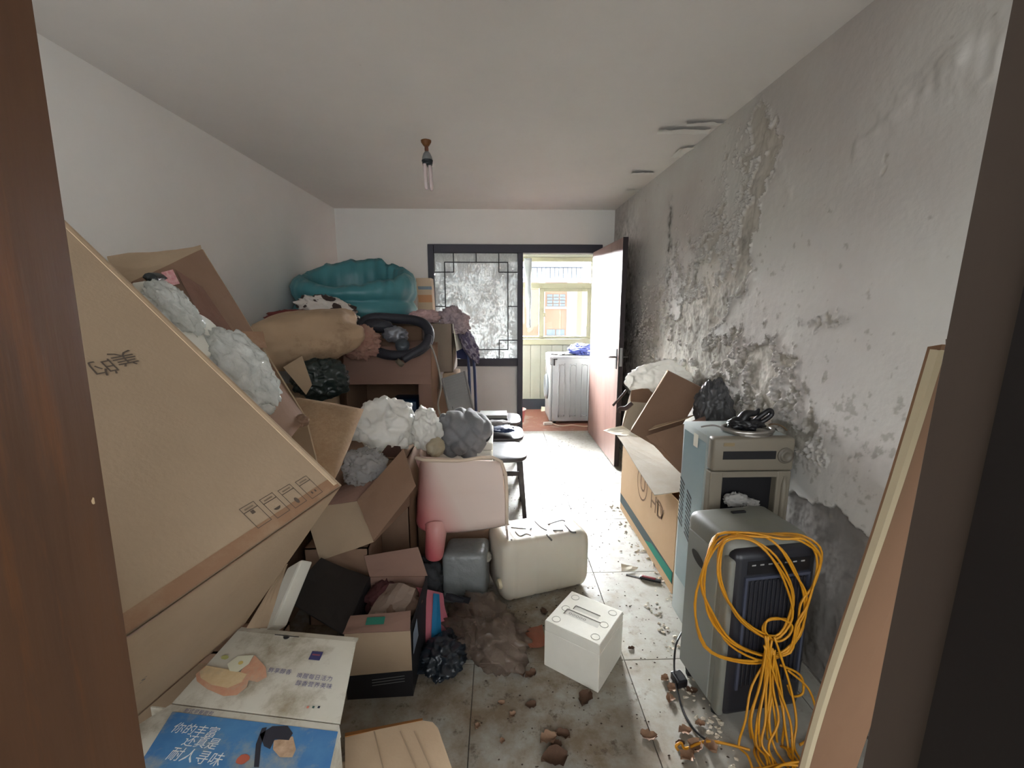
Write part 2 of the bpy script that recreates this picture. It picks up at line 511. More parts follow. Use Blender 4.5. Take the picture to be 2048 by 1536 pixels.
NY, NZ = 900, 470
ys = YB - (YB - .45) * np.linspace(0, 1, NY) ; zs = np.linspace(0, ZC, NZ)
Yg, Zg = np.meshgrid(ys, zs, indexing='ij')
wy = Yg + .04 * fbm(Yg * 6, Zg * 6, 3); wz = Zg + .04 * fbm(Yg * 6, Zg * 6, 13)
n1 = fbm(Yg * 3.2, Zg * 3.2, 21); n2 = fbm(Yg * 9, Zg * 9, 41); n3 = fbm(Yg * 26, Zg * 26, 61, 4)
peelM = (.95 * seg_field(wy, wz, [(2.42, 2.44), (2.30, 2.26), (2.36, 2.08), (2.44, 1.9), (2.46, 1.66), (2.64, 1.56), (2.95, 1.42)], .085)
         + .5 * seg_field(wy, wz, [(2.55, 2.3), (2.75, 1.9), (2.9, 1.6)], .22)
         + .75 * blobf(Yg, Zg, 2.75, 1.22, .55, .22) + .75 * blobf(Yg, Zg, 2.15, 1.25, .25, .14) + .8 * blobf(Yg, Zg, 3.6, 1.2, .6, .28)
         + .6 * blobf(Yg, Zg, 2.1, 1.02, .35, .13) + .55 * blobf(Yg, Zg, 3.3, 1.75, .7, .4) + .35 * blobf(Yg, Zg, 4.3, 1.4, .5, .5)
         + .45 * blobf(Yg, Zg, 1.78, 1.47, .16, .05) + .45 * blobf(Yg, Zg, 1.75, .93, .4, .08))
peel = sst(n2 * .55 + n1 * .35 + n3 * .25 + peelM * .95, .62, .70)
blis = np.clip(peelM + .25 * seg_field(wy, wz, [(1.74, 2.1), (1.66, 2.16), (1.52, 2.19), (1.40, 2.2), (1.30, 2.17)], .05) * 5.0
               + .9 * seg_field(wy, wz, [(1.30, 2.42), (1.27, 2.2)], .04) + .5 * seg_field(wy, wz, [(2.3, 2.35), (2.12, 2.05)], .04), 0, 1.2)
lip = np.exp(-(((n2 * .55 + n1 * .35 + n3 * .25 + peelM * .95) - .57) / .05) ** 2) * np.clip(peelM * 1.6, 0, 1)
cem_edge = .70 + .07 * fbm(Yg * 4, Zg * 4 + 7, 91) + .16 * np.clip((2.0 - Yg), -.6, .4) * .35
cement = sst(cem_edge - Zg, 0, .012)
depth = (-.007 * peel + .013 * blis * np.clip(.4 + fbm(Yg * 6, Zg * 5, 71, 3), 0, 1.4) * .8 + .012 * lip
         + .0025 * peel * n3 + .0006 * fbm(Yg * 30, Zg * 30, 81, 3) - .010 * cement + .006 * cement * fbm(Yg * 12, Zg * 12, 111)
         + .006 * np.clip(fbm(Yg * 2.2, Zg * 1.6, 131) - .3, 0, 1))
mold = np.clip(1.0 * blobf(Yg, Zg, 4.9, 1.55, .55, .75) + .6 * blobf(Yg, Zg, 4.4, 1.0, .5, .35) + .95 * blobf(Yg, Zg, 2.72, 1.0, .20, .16)
               + .85 * seg_field(wy, wz, [(3.57, 2.28), (3.53, 1.95), (3.52, 1.72)], .045) + .5 * blobf(Yg, Zg, 3.1, 1.3, .6, .16)
               + .5 * seg_field(wy, wz, [(2.44, 1.9), (2.46, 1.62), (2.7, 1.5)], .05) + .4 * blobf(Yg, Zg, 2.0, 1.0, .5, .06), 0, 1)
mold = np.clip(mold * (.80 + 1.0 * n2 + .7 * n3), 0, 1)
spots = sst(n3 * .6 + n2 * .5 + .5 * (blobf(Yg, Zg, 1.9, 1.0, .8, .3) + blobf(Yg, Zg, 3.0, 1.4, 1.2, .6)), .62, .8)
co = np.empty((NY * NZ, 3), np.float32)
co[:, 0] = (XR - depth).ravel(); co[:, 1] = Yg.ravel(); co[:, 2] = Zg.ravel()
idx = np.arange(NY * NZ).reshape(NY, NZ)
qd = np.stack([idx[:-1, :-1], idx[1:, :-1], idx[1:, 1:], idx[:-1, 1:]], -1).reshape(-1, 4)
# rear slab closing the wall
b0 = len(co); sv, sf = box(XR + .03, XR + .14, .33, YB + .12, 0, ZC)
co = np.vstack([co, np.array([tuple(v) for v in sv], np.float32)])
qd = np.vstack([qd, np.array(sf) + b0])
me = bpy.data.meshes.new('wall_right'); me.vertices.add(len(co)); me.vertices.foreach_set('co', co.ravel())
me.loops.add(qd.size); me.loops.foreach_set('vertex_index', qd.ravel().astype(np.int32))
me.polygons.add(len(qd)); me.polygons.foreach_set('loop_start', np.arange(0, qd.size, 4, dtype=np.int32))
me.polygons.foreach_set('use_smooth', [True] * len(qd)); me.update(calc_edges=True)
for nm, arr in (('peel', peel), ('mold', mold), ('cement', cement), ('spots', spots)):
    at_ = me.attributes.new(nm, 'FLOAT', 'POINT'); at_.data.foreach_set('value', np.concatenate([arr.ravel(), np.zeros(8)]).astype(np.float32))
def peel_mat():
    m = bpy.data.materials.new('peeling_wall_paint'); m.use_nodes = True
    N = m.node_tree.nodes; L = m.node_tree.links; b = N['Principled BSDF']
    tc = N.new('ShaderNodeTexCoord')
    n = N.new('ShaderNodeTexNoise'); n.inputs['Scale'].default_value = 1.4; n.inputs['Detail'].default_value = 8; L.new(tc.outputs['Object'], n.inputs['Vector'])
    r = N.new('ShaderNodeValToRGB'); r.color_ramp.elements[0].position = .35; r.color_ramp.elements[1].position = .68
    r.color_ramp.elements[0].color = lin((208, 206, 200)); r.color_ramp.elements[1].color = lin((192, 186, 181)); L.new(n.outputs[0], r.inputs[0])
    last = r.outputs[0]
    for a, c, k in (('peel', (188, 182, 170), .7), ('cement', (128, 123, 118), 1), ('spots', (140, 134, 122), .5), ('mold', (70, 67, 62), .8)):
        at_ = N.new('ShaderNodeAttribute'); at_.attribute_name = a
        mm = N.new('ShaderNodeMath'); mm.operation = 'MULTIPLY'; mm.inputs[1].default_value = k; L.new(at_.outputs['Fac'], mm.inputs[0])
        x = N.new('ShaderNodeMix'); x.data_type = 'RGBA'; L.new(mm.outputs[0], x.inputs[0]); L.new(last, x.inputs[6]); x.inputs[7].default_value = lin(c)
        last = x.outputs[2]
    L.new(last, b.inputs['Base Color']); b.inputs['Roughness'].default_value = .9; b.inputs['Specular IOR Level'].default_value = .2
    nb = N.new('ShaderNodeTexNoise'); nb.inputs['Scale'].default_value = 90; nb.inputs['Detail'].default_value = 5; L.new(tc.outputs['Object'], nb.inputs['Vector'])
    bn = N.new('ShaderNodeBump'); bn.inputs['Strength'].default_value = .25; bn.inputs['Distance'].default_value = .003
    L.new(nb.outputs[0], bn.inputs['Height']); L.new(bn.outputs[0], b.inputs['Normal'])
    return m
wr = link('wall_right', me, peel_mat()); wr['kind'] = 'structure'

# loose paint curling off the ceiling by the right wall
for k, (cx, cy, lx, ly) in enumerate(((1.13, 2.92, .16, .055), (1.22, 2.80, .12, .04), (1.16, 3.80, .09, .05), (1.25, 4.35, .07, .05), (1.28, 3.3, .05, .12))):
    vs = []; fs = []
    n_ = 8
    for i in range(n_ + 1):
        for j in range(5):
            s, t = i / n_ - .5, j / 4 - .5
            wob = 1 + .35 * mnoise.noise(V((i * .9, k * 3, j * .2)))
            dz = -.003 - .022 * max(0, -t + .1) * (1 + .6 * mnoise.noise(V((i * .7, k, 4)))) - .01 * max(0, -s)
            vs.append(V((cx + s * lx * 2 + t * .03, cy + t * ly * 2 * wob, ZC + dz)))
    for i in range(n_):
        for j in range(4):
            a = i * 5 + j; fs.append([a, a + 1, a + 6, a + 5])
    put('paint_flake', (vs, fs), PAINT, ceil, smooth=True)

# -------- back wall, partition frame, frosted pane
FRX0, FRX1, FRZ = -.785, 1.185, 2.20
put('wall_back', join(box(XL, FRX0, YB, YB + .12, 0, ZC), box(FRX1, XR, YB, YB + .12, 0, ZC), box(FRX0, FRX1, YB, YB + .12, FRZ, ZC)), PAINT, kind='structure')
def frosted():
    m = bpy.data.materials.new('embossed_frosted_glass'); m.use_nodes = True
    N = m.node_tree.nodes; L = m.node_tree.links; b = N['Principled BSDF']
    b.inputs['Base Color'].default_value = lin((205, 208, 206)); b.inputs['Roughness'].default_value = .2
    tc = N.new('ShaderNodeTexCoord'); mp = N.new('ShaderNodeMapping'); mp.inputs['Scale'].default_value = (1.5, 1, 1)
    L.new(tc.outputs['Object'], mp.inputs[0])
    n = N.new('ShaderNodeTexNoise'); n.inputs['Scale'].default_value = 34; n.inputs['Detail'].default_value = 5; n.inputs['Roughness'].default_value = .75
    L.new(mp.outputs[0], n.inputs['Vector'])
    n2 = N.new('ShaderNodeTexNoise'); n2.inputs['Scale'].default_value = 4.5; n2.inputs['Detail'].default_value = 2; L.new(mp.outputs[0], n2.inputs['Vector'])
    ad = N.new('ShaderNodeMath'); ad.operation = 'MULTIPLY_ADD'; ad.inputs[1].default_value = .5
    L.new(n2.outputs[0], ad.inputs[0]); L.new(n.outputs[0], ad.inputs[2])
    r = N.new('ShaderNodeMapRange'); r.inputs[1].default_value = .70; r.inputs[2].default_value = .80; r.inputs[3].default_value = .19; r.inputs[4].default_value = .02
    L.new(ad.outputs[0], r.inputs[0])
    t = N.new('ShaderNodeBsdfTransparent')
    tl = N.new('ShaderNodeBsdfTranslucent'); tl.inputs[0].default_value = (.9, .92, .92, 1)
    m1 = N.new('ShaderNodeMixShader'); m1.inputs[0].default_value = .035; L.new(b.outputs[0], m1.inputs[1]); L.new(tl.outputs[0], m1.inputs[2])
    m2 = N.new('ShaderNodeMixShader'); L.new(r.outputs[0], m2.inputs[0]); L.new(m1.outputs[0], m2.inputs[1]); L.new(t.outputs[0], m2.inputs[2])
    L.new(m2.outputs[0], N['Material Output'].inputs[0])
    bn = N.new('ShaderNodeBump'); bn.inputs['Strength'].default_value = .5; bn.inputs['Distance'].default_value = .004
    L.new(n.outputs[0], bn.inputs['Height']); L.new(bn.outputs[0], b.inputs['Normal'])
    return m
NAVY = mat('dark_painted_frame', (34, 32, 44), .45, (42, 40, 54), 5, .6, 6, bump=.1, bscale=40, spec=.5)
w1 = thing('window_1', (0, YB + .05, 0), 'dark frame with a frosted pane and geometric lattice between room and balcony', 'window', kind='structure')
PX = lambda x: U(x, 600, Y=YB).x
PZ = lambda y: U(1000, y, Y=YB).z
gx0, gx1, gz0, gz1 = PX(870), PX(1035), PZ(717), PZ(506)
put('frame_post', bevel(box(FRX0, gx0, YB - .015, YB + .13, 0, FRZ), .004, 1), NAVY, w1)
put('frame_post', bevel(box(gx1, gx1 + .062, YB - .015, YB + .13, 0, FRZ - .09), .004, 1), NAVY, w1)
put('frame_post', bevel(box(1.105, FRX1, YB - .015, YB + .13, 0, FRZ - .09), .004, 1), NAVY, w1)
put('frame_head', bevel(box(gx0, FRX1, YB - .018, YB + .13, gz1, FRZ), .004, 1), NAVY, w1)
put('frame_rail', bevel(box(gx0, gx1, YB - .012, YB + .13, gz0 - .09, gz0), .004, 1), NAVY, w1)
put('infill_panel', box(gx0, gx1, YB + .02, YB + .1, 0, gz0 - .09), mat('white_infill', (206, 206, 206), .7, (196, 196, 194), 2, .6), w1)
put('frosted_pane', box(gx0, gx1, YB + .055, YB + .061, gz0, gz1), frosted(), w1)
IRON = mat('black_iron', (26, 26, 28), .5)
CXm = (gx0 + gx1) / 2
def bar(x0, y0, x1, y1):
    X0, X1, Z0, Z1 = PX(x0), PX(x1), PZ(y0), PZ(y1); w = .0055
    if abs(x0 - x1) < 2: s = box(X0 - w, X0 + w, YB + .035, YB + .05, min(Z0, Z1), max(Z0, Z1))
    else: s = box(min(X0, X1), max(X0, X1), YB + .034, YB + .049, Z0 - w, Z0 + w)
    put('lattice_bar', s, IRON, w1)
for b_ in [(890, 524, 890, 700), (1016, 524, 1016, 700), (890, 524, 1016, 524), (890, 700, 1016, 700),
           (908, 506, 908, 544), (870, 544, 908, 544), (998, 506, 998, 544), (998, 544, 1035, 544),
           (953, 506, 953, 524), (870, 613, 890, 613), (1016, 613, 1035, 613), (998, 681, 1035, 681), (998, 681, 998, 717),
           (908, 681, 870, 681), (908, 681, 908, 717), (953, 700, 953, 717)]:
    bar(*b_)

# -------- open door
VARN = mat('worn_brown_door', (128, 92, 84), .36, (148, 120, 112), 3, .7, 8, bump=.12, bscale=30, spec=.55, stretch=(1, 1, .25), col3=(92, 62, 54), scale3=2.2, lo3=.5, hi3=.75)
d1 = thing('door_1', (1.09, 5.2, 0), 'worn brown wooden door standing open against the mouldy wall', 'door', kind='structure')
dP, dQ = V((1.078, 5.225, .015)), V((1.096, 4.058, .015))
du = dQ - dP; dn = V((du.y, -du.x, 0)).normalized() * -1
if dn.x < 0: dn = -dn
put('door_leaf', bevel(obox(dP, du, dn * .045, (0, 0, 2.10)), .003, 1), VARN, d1)
DARKEDGE = mat('dark_door_edge', (40, 30, 32), .5)
ue = du.normalized()
put('door_edge', obox(dQ + ue * .0005, ue * .004, dn * .045, (0, 0, 2.10)), DARKEDGE, d1)
CHROME = mat('dull_chrome', (150, 150, 150), .3, metal=1)
lp = bevel(obox(dQ - ue * .085 - dn * .006 + V((0, 0, .93)), ue * .045, dn * .006, (0, 0, .19)), .002, 1)
lk = put('lock_plate', lp, DKPLAST, d1)
hz = dQ - ue * .062 + V((0, 0, 1.04))
put('door_handle', join(tube([hz, hz - dn * .055, hz - dn * .065 - ue * .02, hz - dn * .065 - ue * .12], .009, 8, sub=4)), CHROME, d1, smooth=True)
put('lock_edge_plate', obox(dQ + ue * .0046 + dn * .01 + V((0, 0, .96)), ue * .002, dn * .024, (0, 0, .17)), CHROME, d1)
hz2 = dQ - ue * .062 + dn * .045 + V((0, 0, 1.04))
put('door_handle', tube([hz2, hz2 + dn * .05, hz2 + dn * .058 - ue * .02, hz2 + dn * .058 - ue * .12], .009, 8, sub=4), CHROME, d1, smooth=True)

# -------- added unseen shell behind the camera: limits rear sky light, keeps sun out
ADDEDP = mat('added_shell_grey', (150, 144, 134), .9)
put('ceiling_added_sky_block', box(-3.2, 3.0, -1.55, .33, ZC, ZC + .12), ADDEDP, kind='structure')
put('wall_added_low_block', box(-3.2, 3.0, -2.0, -1.9, -.1, .62), ADDEDP, kind='structure')
put('wall_added_sun_block', join(box(-3.3, XL - .12, .33, .45, -.1, ZC + .1), box(XR + .14, 3.1, .33, .45, -.1, ZC + .1), box(-3.3, -3.2, -2.0, .33, -.1, ZC + .1), box(3.0, 3.1, -2.0, .33, -.1, ZC + .1)), ADDEDP, kind='structure')
put('floor_added_light_block', box(-3.2, 3.0, -1.9, .0, -.12, -.001), ADDEDP, kind='structure')

# -------- doorway the photograph is taken through
JAMB = mat('brown_varnished_jamb', (92, 62, 40), .45, (66, 46, 33), 4, .6, 8, bump=.15, bscale=25, spec=.3, stretch=(1, 3, .25), col3=(126, 74, 28), scale3=2.2, lo3=.48, hi3=.7)
JAMBR = mat('grey_brown_jamb', (82, 70, 60), .5, (66, 56, 50), 4, .6, 8, bump=.12, bscale=25, spec=.4, stretch=(1, 1, .12))
JDARK = mat('near_black_jamb', (26, 21, 20), .5, (20, 17, 17), 4, .6)
tr = thing('trim_1', (0, .4, 0), 'brown wooden frame of the doorway in the foreground', 'door frame', kind='structure')
put('jamb', bevel(obox((-.441, .19, 0), (.0145, 0, 0), (0, .262, 0), (.033, 0, 2.06)), .003, 1), JAMB, tr)
put('jamb', obox((-.52, .19, 0), (.0785, 0, 0), (0, .262, 0), (.033, 0, 2.06)), JAMB, tr)
put('jamb', bevel(obox((.400, .372, 0), (.155, 0, 0), (0, .066, 0), (.063, 0, 2.06)), .003, 1), JAMBR, tr)
put('door_stop', obox((.388, .20, 0), (.16, 0, 0), (0, .168, 0), (.063, 0, 2.06)), JDARK, tr)
put('frame_head', box(-.52, .62, .20, .452, 2.06, 2.14), JAMB, tr)
for px_, py_, sx_ in ((180, 1003, 1), (70, 335, 1)):
    pp = U(px_, py_, X=-.404); put('chip', disc_on(pp, (0, 1, 0), (0, 0, 1), 0, 0, .002 * sx_, .004, (1, 0, 0), .003, 9, wob=.6, seed=px_), mat('bare_wood_chip', (190, 165, 130), .8), tr)

# ================================================================== BALCONY
CREAM = mat('cream_paint', (132, 128, 104), .55, (124, 120, 97), 2.5, .6, 8, bump=.1, bscale=30, col3=(112, 104, 78), scale3=7, lo3=.6, hi3=.78)
CREAMP = mat('cream_boards', (132, 130, 116), .5, (124, 122, 108), 2, .6, 6, col3=(122, 117, 96), scale3=4, lo3=.62, hi3=.8)
RED = mat('red_painted_concrete', (126, 76, 60), .5, (140, 96, 78), 3, .6, 8, bump=.15, bscale=30, col3=(160, 146, 132), scale3=3.2, lo3=.55, hi3=.68)
bxl, bxr = -1.9, 1.62
put('floor_balcony', box(bxl, bxr, YB + .12, YBAL + .12, -.12, -.006), RED, kind='structure')
put('threshold', box(.28, 1.1, YB, YB + .125, -.01, -.002), RED, bpy.data.objects['floor_balcony'])
put('ceiling_balcony', box(bxl - .1, bxr + .1, YB + .12, YBAL + .12, 2.6, 2.7), PAINT, kind='structure')
put('wall_balcony_left', box(bxl - .1, bxl, YB + .12, YBAL + .12, -.12, 2.6), CREAMP, kind='structure')
put('wall_balcony_right', box(bxr, bxr + .1, YB + .12, YBAL + .12, -.12, 2.6), CREAMP, kind='structure')
wb = put('wall_balcony_far', join(box(bxl, bxr, YBAL + .012, YBAL + .12, 0, .96), box(bxl, -1.75, YBAL + .012, YBAL + .12, .96, 2.6), box(1.40, bxr, YBAL, YBAL + .12, .96, 2.6),
               box(-1.75, 1.40, YBAL, YBAL + .12, 2.2, 2.6)), CREAMP, kind='structure')
x = bxl
k = 0
while x < bxr - .02:
    w_ = .165 if k % 3 else .145
    x1 = min(x + w_, bxr)
    put('board', bevel(box(x + .0015, x1 - .0015, YBAL, YBAL + .012, .15, .955), .002, 1), CREAMP, wb)
    x = x1; k += 1
put('baseboard_balcony', box(bxl, bxr, YBAL - .012, YBAL + .012, -.006, .15), mat('black_baseboard', (34, 38, 44), .5), kind='structure')
w2 = thing('window_2', (-.18, YBAL + .06, .96), 'cream painted balcony window with sliding panes under a wide transom', 'window', kind='structure')
put('window_sill', bevel(box(-1.8, 1.45, YBAL - .05, YBAL + .12, .96, 1.045), .006, 1), CREAM, w2)
def wf(n, *a): put(n, bevel(box(*a), .004, 1), CREAM, w2)
wf('frame_bar', -1.75, 1.395, YBAL + .02, YBAL + .1, 1.045, 1.08)
wf('frame_bar', -1.75, 1.395, YBAL + .02, YBAL + .1, 2.14, 2.2)
wf('transom_bar', -1.70, 1.34, YBAL + .02, YBAL + .1, 1.765, 1.84)
wf('frame_bar', 1.335, 1.395, YBAL + .02, YBAL + .1, 1.08, 2.14)
wf('frame_bar', -1.75, -1.70, YBAL + .02, YBAL + .1, 1.08, 2.14)
for xm in (-.93, -.17, .63):
    wf('mullion', xm - .035, xm + .035, YBAL + .01, YBAL + .09, 1.08, 1.765)
    if xm < .5: wf('mullion', xm - .025, xm + .025, YBAL + .025, YBAL + .09, 1.84, 2.14)
wf('sash_bar', 1.29, 1.335, YBAL + .035, YBAL + .08, 1.08, 1.765)
wf('sash_bar', .665, 1.29, YBAL + .035, YBAL + .08, 1.72, 1.765)
put('window_latch', bevel(box(.655, .685, YBAL - .002, YBAL + .012, 1.36, 1.42), .003, 1), CREAM, w2)
CG = clear_glass()
for a, b_ in ((-1.70, -.965), (-.895, -.205), (-.135, .595), (.665, 1.29)):
    put('pane', box(a, b_, YBAL + .055, YBAL + .059, 1.08, 1.75), CG, w2)
for a, b_ in ((-1.70, -.955), (-.905, -.195), (-.145, 1.335)):
    put('pane', box(a, b_, YBAL + .055, YBAL + .059, 1.84, 2.14), CG, w2)

# -------- house across the yard
YH = 30.0
HP = lambda x, y: U(x, y, Y=YH)
FAC = mat('pale_pink_render', (142, 114, 98), .9, (136, 108, 90), .4, .6)
FACW = mat('pale_render', (164, 161, 153), .9)
HGL = mat('house_glass', (96, 108, 114), .15, spec=.6)
hb = thing('apartment_building', (3, YH + 4, -14), 'pale pink apartment block seen through the balcony window', 'building')
roofz = HP(1100, 557).z
put('wall', box(-22, 26, YH, YH + 9, -14, roofz - .25), FAC, hb)
put('roof_edge', box(-22.3, 26.3, YH - .3, YH + 9.3, roofz - .25, roofz), mat('roof_edge_blue', (140, 152, 164), .8), hb)
ww = HP(1131, 600).x - HP(1093, 600).x
for cx in (HP(1112, 600).x - 14, HP(1112, 600).x - 7, HP(1112, 600).x, HP(1112, 600).x + 7, HP(1112, 600).x - 21):
    put('pilaster', box(cx + ww / 2 + .1, cx + ww / 2 + .75, YH - .06, YH, -14, roofz - .25), FACW, hb)
    put('pilaster', box(cx - ww / 2 - .5, cx - ww / 2 - .1, YH - .06, YH, -14, roofz - .25), FACW, hb)
    for (za, zb, nx, nz) in ((HP(1100, 613).z, HP(1100, 588).z, 3, 4), (HP(1100, 671).z, HP(1100, 658).z, 2, 1), (-3.6, -2.6, 3, 4), (-6.6, -5.6, 2, 2)):
        fr = put('window', join(box(cx - ww / 2 - .06, cx + ww / 2 + .06, YH - .09, YH - .01, za - .16, za)), FACW, hb)
        for i in range(nx):
            for j in range(nz):
                gx = cx - ww / 2 + i * ww / nx; gz = za + j * (zb - za) / nz
                put('pane', box(gx + .03, gx + ww / nx - .03, YH - .05, YH - .01, gz + .02, gz + (zb - za) / nz - .02), HGL, fr)
rl = thing('roof_railing', (3, YH + .3, roofz), 'thin metal railing along the roof of the far building', 'railing')
RAILM = mat('grey_rail', (64, 70, 78), .6)
rz = HP(1100, 533).z
put('top_rail', box(-12, 18, YH + .28, YH + .33, rz - .08, rz), RAILM, rl)
x = -6.0
while x < 12:
    put('rail_post', box(x, x + .07, YH + .28, YH + .32, roofz, rz - .04), RAILM, rl); x += .285
put('ground_outside', box(-60, 60, YBAL + .3, 90, -14.3, -14), mat('yard_ground', (150, 148, 140), .9), kind='structure')
# ================================================================== CEILING LAMP
lb = U(852, 281, Z=ZC)
la = thing('ceiling_lamp', lb, 'unlit fluorescent bulb in a bare socket on the ceiling', 'lamp')
ld = V((.035, .0, -1)).normalized()
AXd = ld
put('ceiling_rose', lathe([(.034, 0), (.032, .012), (.02, .03), (.017, .034)], lb, 20, AXd), mat('old_brown_bakelite', (104, 66, 32), .5), la, smooth=True)
put('wire_stub', lathe([(.012, .03), (.013, .055), (.012, .07)], lb, 12, AXd), mat('brown_wire_wrap', (96, 58, 40), .6), la, smooth=True)
put('socket', lathe([(.012, .066), (.022, .078), (.031, .10), (.033, .118), (.030, .119)], lb, 24, AXd), mat('grey_socket', (112, 112, 110), .5), la, smooth=True)
put('bulb_collar', lathe([(.030, .117), (.036, .119), (.036, .128), (.030, .13), (.034, .134), (.030, .152)], lb, 24, AXd), mat('dark_collar', (30, 36, 40), .4), la, smooth=True)
GLT = mat('phosphor_tube', (196, 180, 178), .15, spec=.6, coat=.4)
for ax, ay in ((-1, -1), (1, 1)):
    a = lb + ld * .15 + V((ax * .014, ay * .016 * ax * ax - .016 * (ay < 0) * 0, 0)); ofs = V((0, .03, 0))
    for sgn in (0,):
        p = [a - ofs * .5, a - ofs * .5 + ld * .125, a + ld * .142, a + ofs * .5 + ld * .125, a + ofs * .5]
        put('glass_tube', tube(p, .0115, 10, sub=4), GLT, la, smooth=True)

# ================================================================== RIGHT SIDE
# -------- long carton of a television standing along the wall
tvX0, tvX1, tvY0, tvY1, tvZ = .925, 1.235, 2.16, 3.20, .53
tv = thing('television_carton', (1.08, 2.7, 0), 'long cardboard carton for a television with UHD lettering by the right wall', 'box')
KRAFT = mat('kraft_orange', (206, 176, 142), .85, (196, 164, 130), 3, .6, bump=.1, bscale=120, spec=.15)
put('side_panel', quad([(tvX0, tvY1, 0), (tvX0, tvY0, 0), (tvX0, tvY0, tvZ), (tvX0, tvY1, tvZ)], .005), KRAFT, tv)
put('side_panel', quad([(tvX1, tvY0, 0), (tvX1, tvY1, 0), (tvX1, tvY1, tvZ), (tvX1, tvY0, tvZ)], .005), KRAFT, tv)
put('end_panel', quad([(tvX0 + .006, tvY0, 0), (tvX1 - .006, tvY0, 0), (tvX1 - .006, tvY0, tvZ), (tvX0 + .006, tvY0, tvZ)], .005), KRAFT, tv)
put('end_panel', quad([(tvX1 - .006, tvY1, 0), (tvX0 + .006, tvY1, 0), (tvX0 + .006, tvY1, tvZ), (tvX1 - .006, tvY1, tvZ)], .005), KRAFT, tv)
DUSTC = mat('dusty_cardboard', (150, 136, 118), .9, (166, 156, 142), 6, .6, bump=.2, bscale=80)
fz = tvZ + .012
put('top_flap', quad([(tvX0 - .06, tvY1 - .05, fz + .05), U(1309, 990, Z=fz), V((tvX1, 2.30, fz + .01)), V((tvX1, tvY1 - .04, fz + .01))], .005, 6, .012, 3), DUSTC, tv)
put('end_flap', quad([U(1246, 850, Y=3.3), U(1206, 861, Y=3.3), V((tvX0 - .065, tvY1 - .055, fz + .052)), V((tvX1 - .12, tvY1 - .05, fz + .02))], .005, 4, .01, 5), mat('pale_flap', (206, 196, 178), .85, (190, 180, 160), 9, .5), tv)
put('printed_band', rect_on((tvX0, tvY1, 0), (0, -1, 0), (0, 0, 1), .0, tvY1 - tvY0, .055, .125, (-1, 0, 0), .0015), mat('dark_teal_band', (62, 76, 78), .7), tv)
put('printed_band', [V((tvX0 - .002, y_, z_)) for y_, z_ in ((2.62, .057), (2.17, .057), (2.17, .122), (2.50, .105))] and ([V((tvX0 - .0025, y_, z_)) for y_, z_ in ((2.62, .057), (2.17, .057), (2.17, .122), (2.50, .105))], [[0, 1, 2, 3]]), mat('green_band', (22, 128, 108), .7), tv)
TVINK = mat('brown_print', (120, 92, 66), .8)
nm = V((-1, 0, 0))
def tvring(y, z, ry, rz, w, n=28, a0=0, a1=2 * pi):
    vs, fs = [], []
    for i in range(n + 1):
        a = a0 + (a1 - a0) * i / n
        for q in (1, 1 - w):
            vs.append(V((tvX0 - .0015, y - cos(a) * ry * q, z + sin(a) * rz * q)))
    for i in range(n): fs.append([2 * i, 2 * i + 1, 2 * i + 3, 2 * i + 2])
    return vs, fs
c0 = U(1285, 965, X=tvX0); put('printed_mark', tvring(c0.y, c0.z - .005, .10, .115, .10), TVINK, tv)
put('printed_text', text('U', c0 + V((0, .045, -.055)), (0, -1, 0), (0, 0, 1), .16, nm, .0015), TVINK, tv)
c1 = U(1310, 1000, X=tvX0); put('printed_text', text('HD', c1 + V((0, .075, -.075)), (0, -1, 0), (0, 0, 1), .15, nm, .0015), TVINK, tv)
c2 = U(1318, 1016, X=tvX0); put('printed_text', text('TV', c2 + V((0, .05, -.05)), (0, -1, 0), (0, 0, 1), .11, nm, .0015), mat('pale_print', (142, 112, 84), .8), tv)

# -------- cartons and a bag heaped on it
A_, B_, D_ = U(1336, 741, Y=2.66), U(1407, 777, Y=2.50), U(1261, 863, Y=2.52)
tcart = thing('open_carton', (A_ + D_) / 2 - V((0, 0, .12)), 'dark brown carton tipped on its corner on top of the television carton', 'box')
Cc = B_ + (D_ - A_) * .98
dep = V((.06, .17, -.02))
put('face_panel', quad([D_, Cc, B_, A_], .005, 4, .006, 8), CARD_D, tcart)
put('side_panel', quad([A_, B_, B_ + dep, A_ + dep], .004), CARD_P, tcart)
put('side_panel', quad([D_, A_, A_ + dep, D_ + dep], .004), CARD_L, tcart)
put('side_panel', quad([B_, Cc, Cc + dep, B_ + dep], .004), CARD_D, tcart)
put('flap', quad([U(1297, 860, Y=2.40), U(1375, 836, Y=2.38), U(1389, 829, Y=2.46), U(1310, 851, Y=2.48)], .004), CARD_L, tcart)
p0, p1, p2, p3 = U(1263, 782, Y=2.96), U(1312, 773, Y=2.96), U(1296, 806, Y=2.90), U(1262, 804, Y=2.88)
fb = thing('flattened_carton', U(1270, 866, Y=2.85), 'small pale carton with a dark open flap beside the white bag', 'box')
put('flap', quad([p0, p1, p2, p3], .004, 3, .005, 2), CARD_D, fb)
put('face_panel', quad([p3, p2, U(1262, 862, Y=2.78), U(1246, 852, Y=2.80)], .004, 3, .004, 4), mat('grey_card', (176, 164, 146), .85), fb)
put('side_panel', quad([p0, p3, U(1246, 852, Y=2.80), U(1247, 838, Y=2.92)], .004), CARD, fb)
dc = thing('dark_carton', (1.10, 2.33, tvZ + .02), 'dim brown carton leaning between the television carton and the appliance cabinet', 'box')
put('face_panel', quad([U(1292, 872, Y=2.36), U(1367, 848, Y=2.26), U(1366, 950, Y=2.2), U(1330, 915, Y=2.3)], .005, 4, .008, 6), CARD_D, dc)
put('side_panel', quad([U(1367, 848, Y=2.26), U(1410, 832, Y=2.3), U(1412, 930, Y=2.24), U(1366, 950, Y=2.2)], .005, 2), CARD_P, dc)
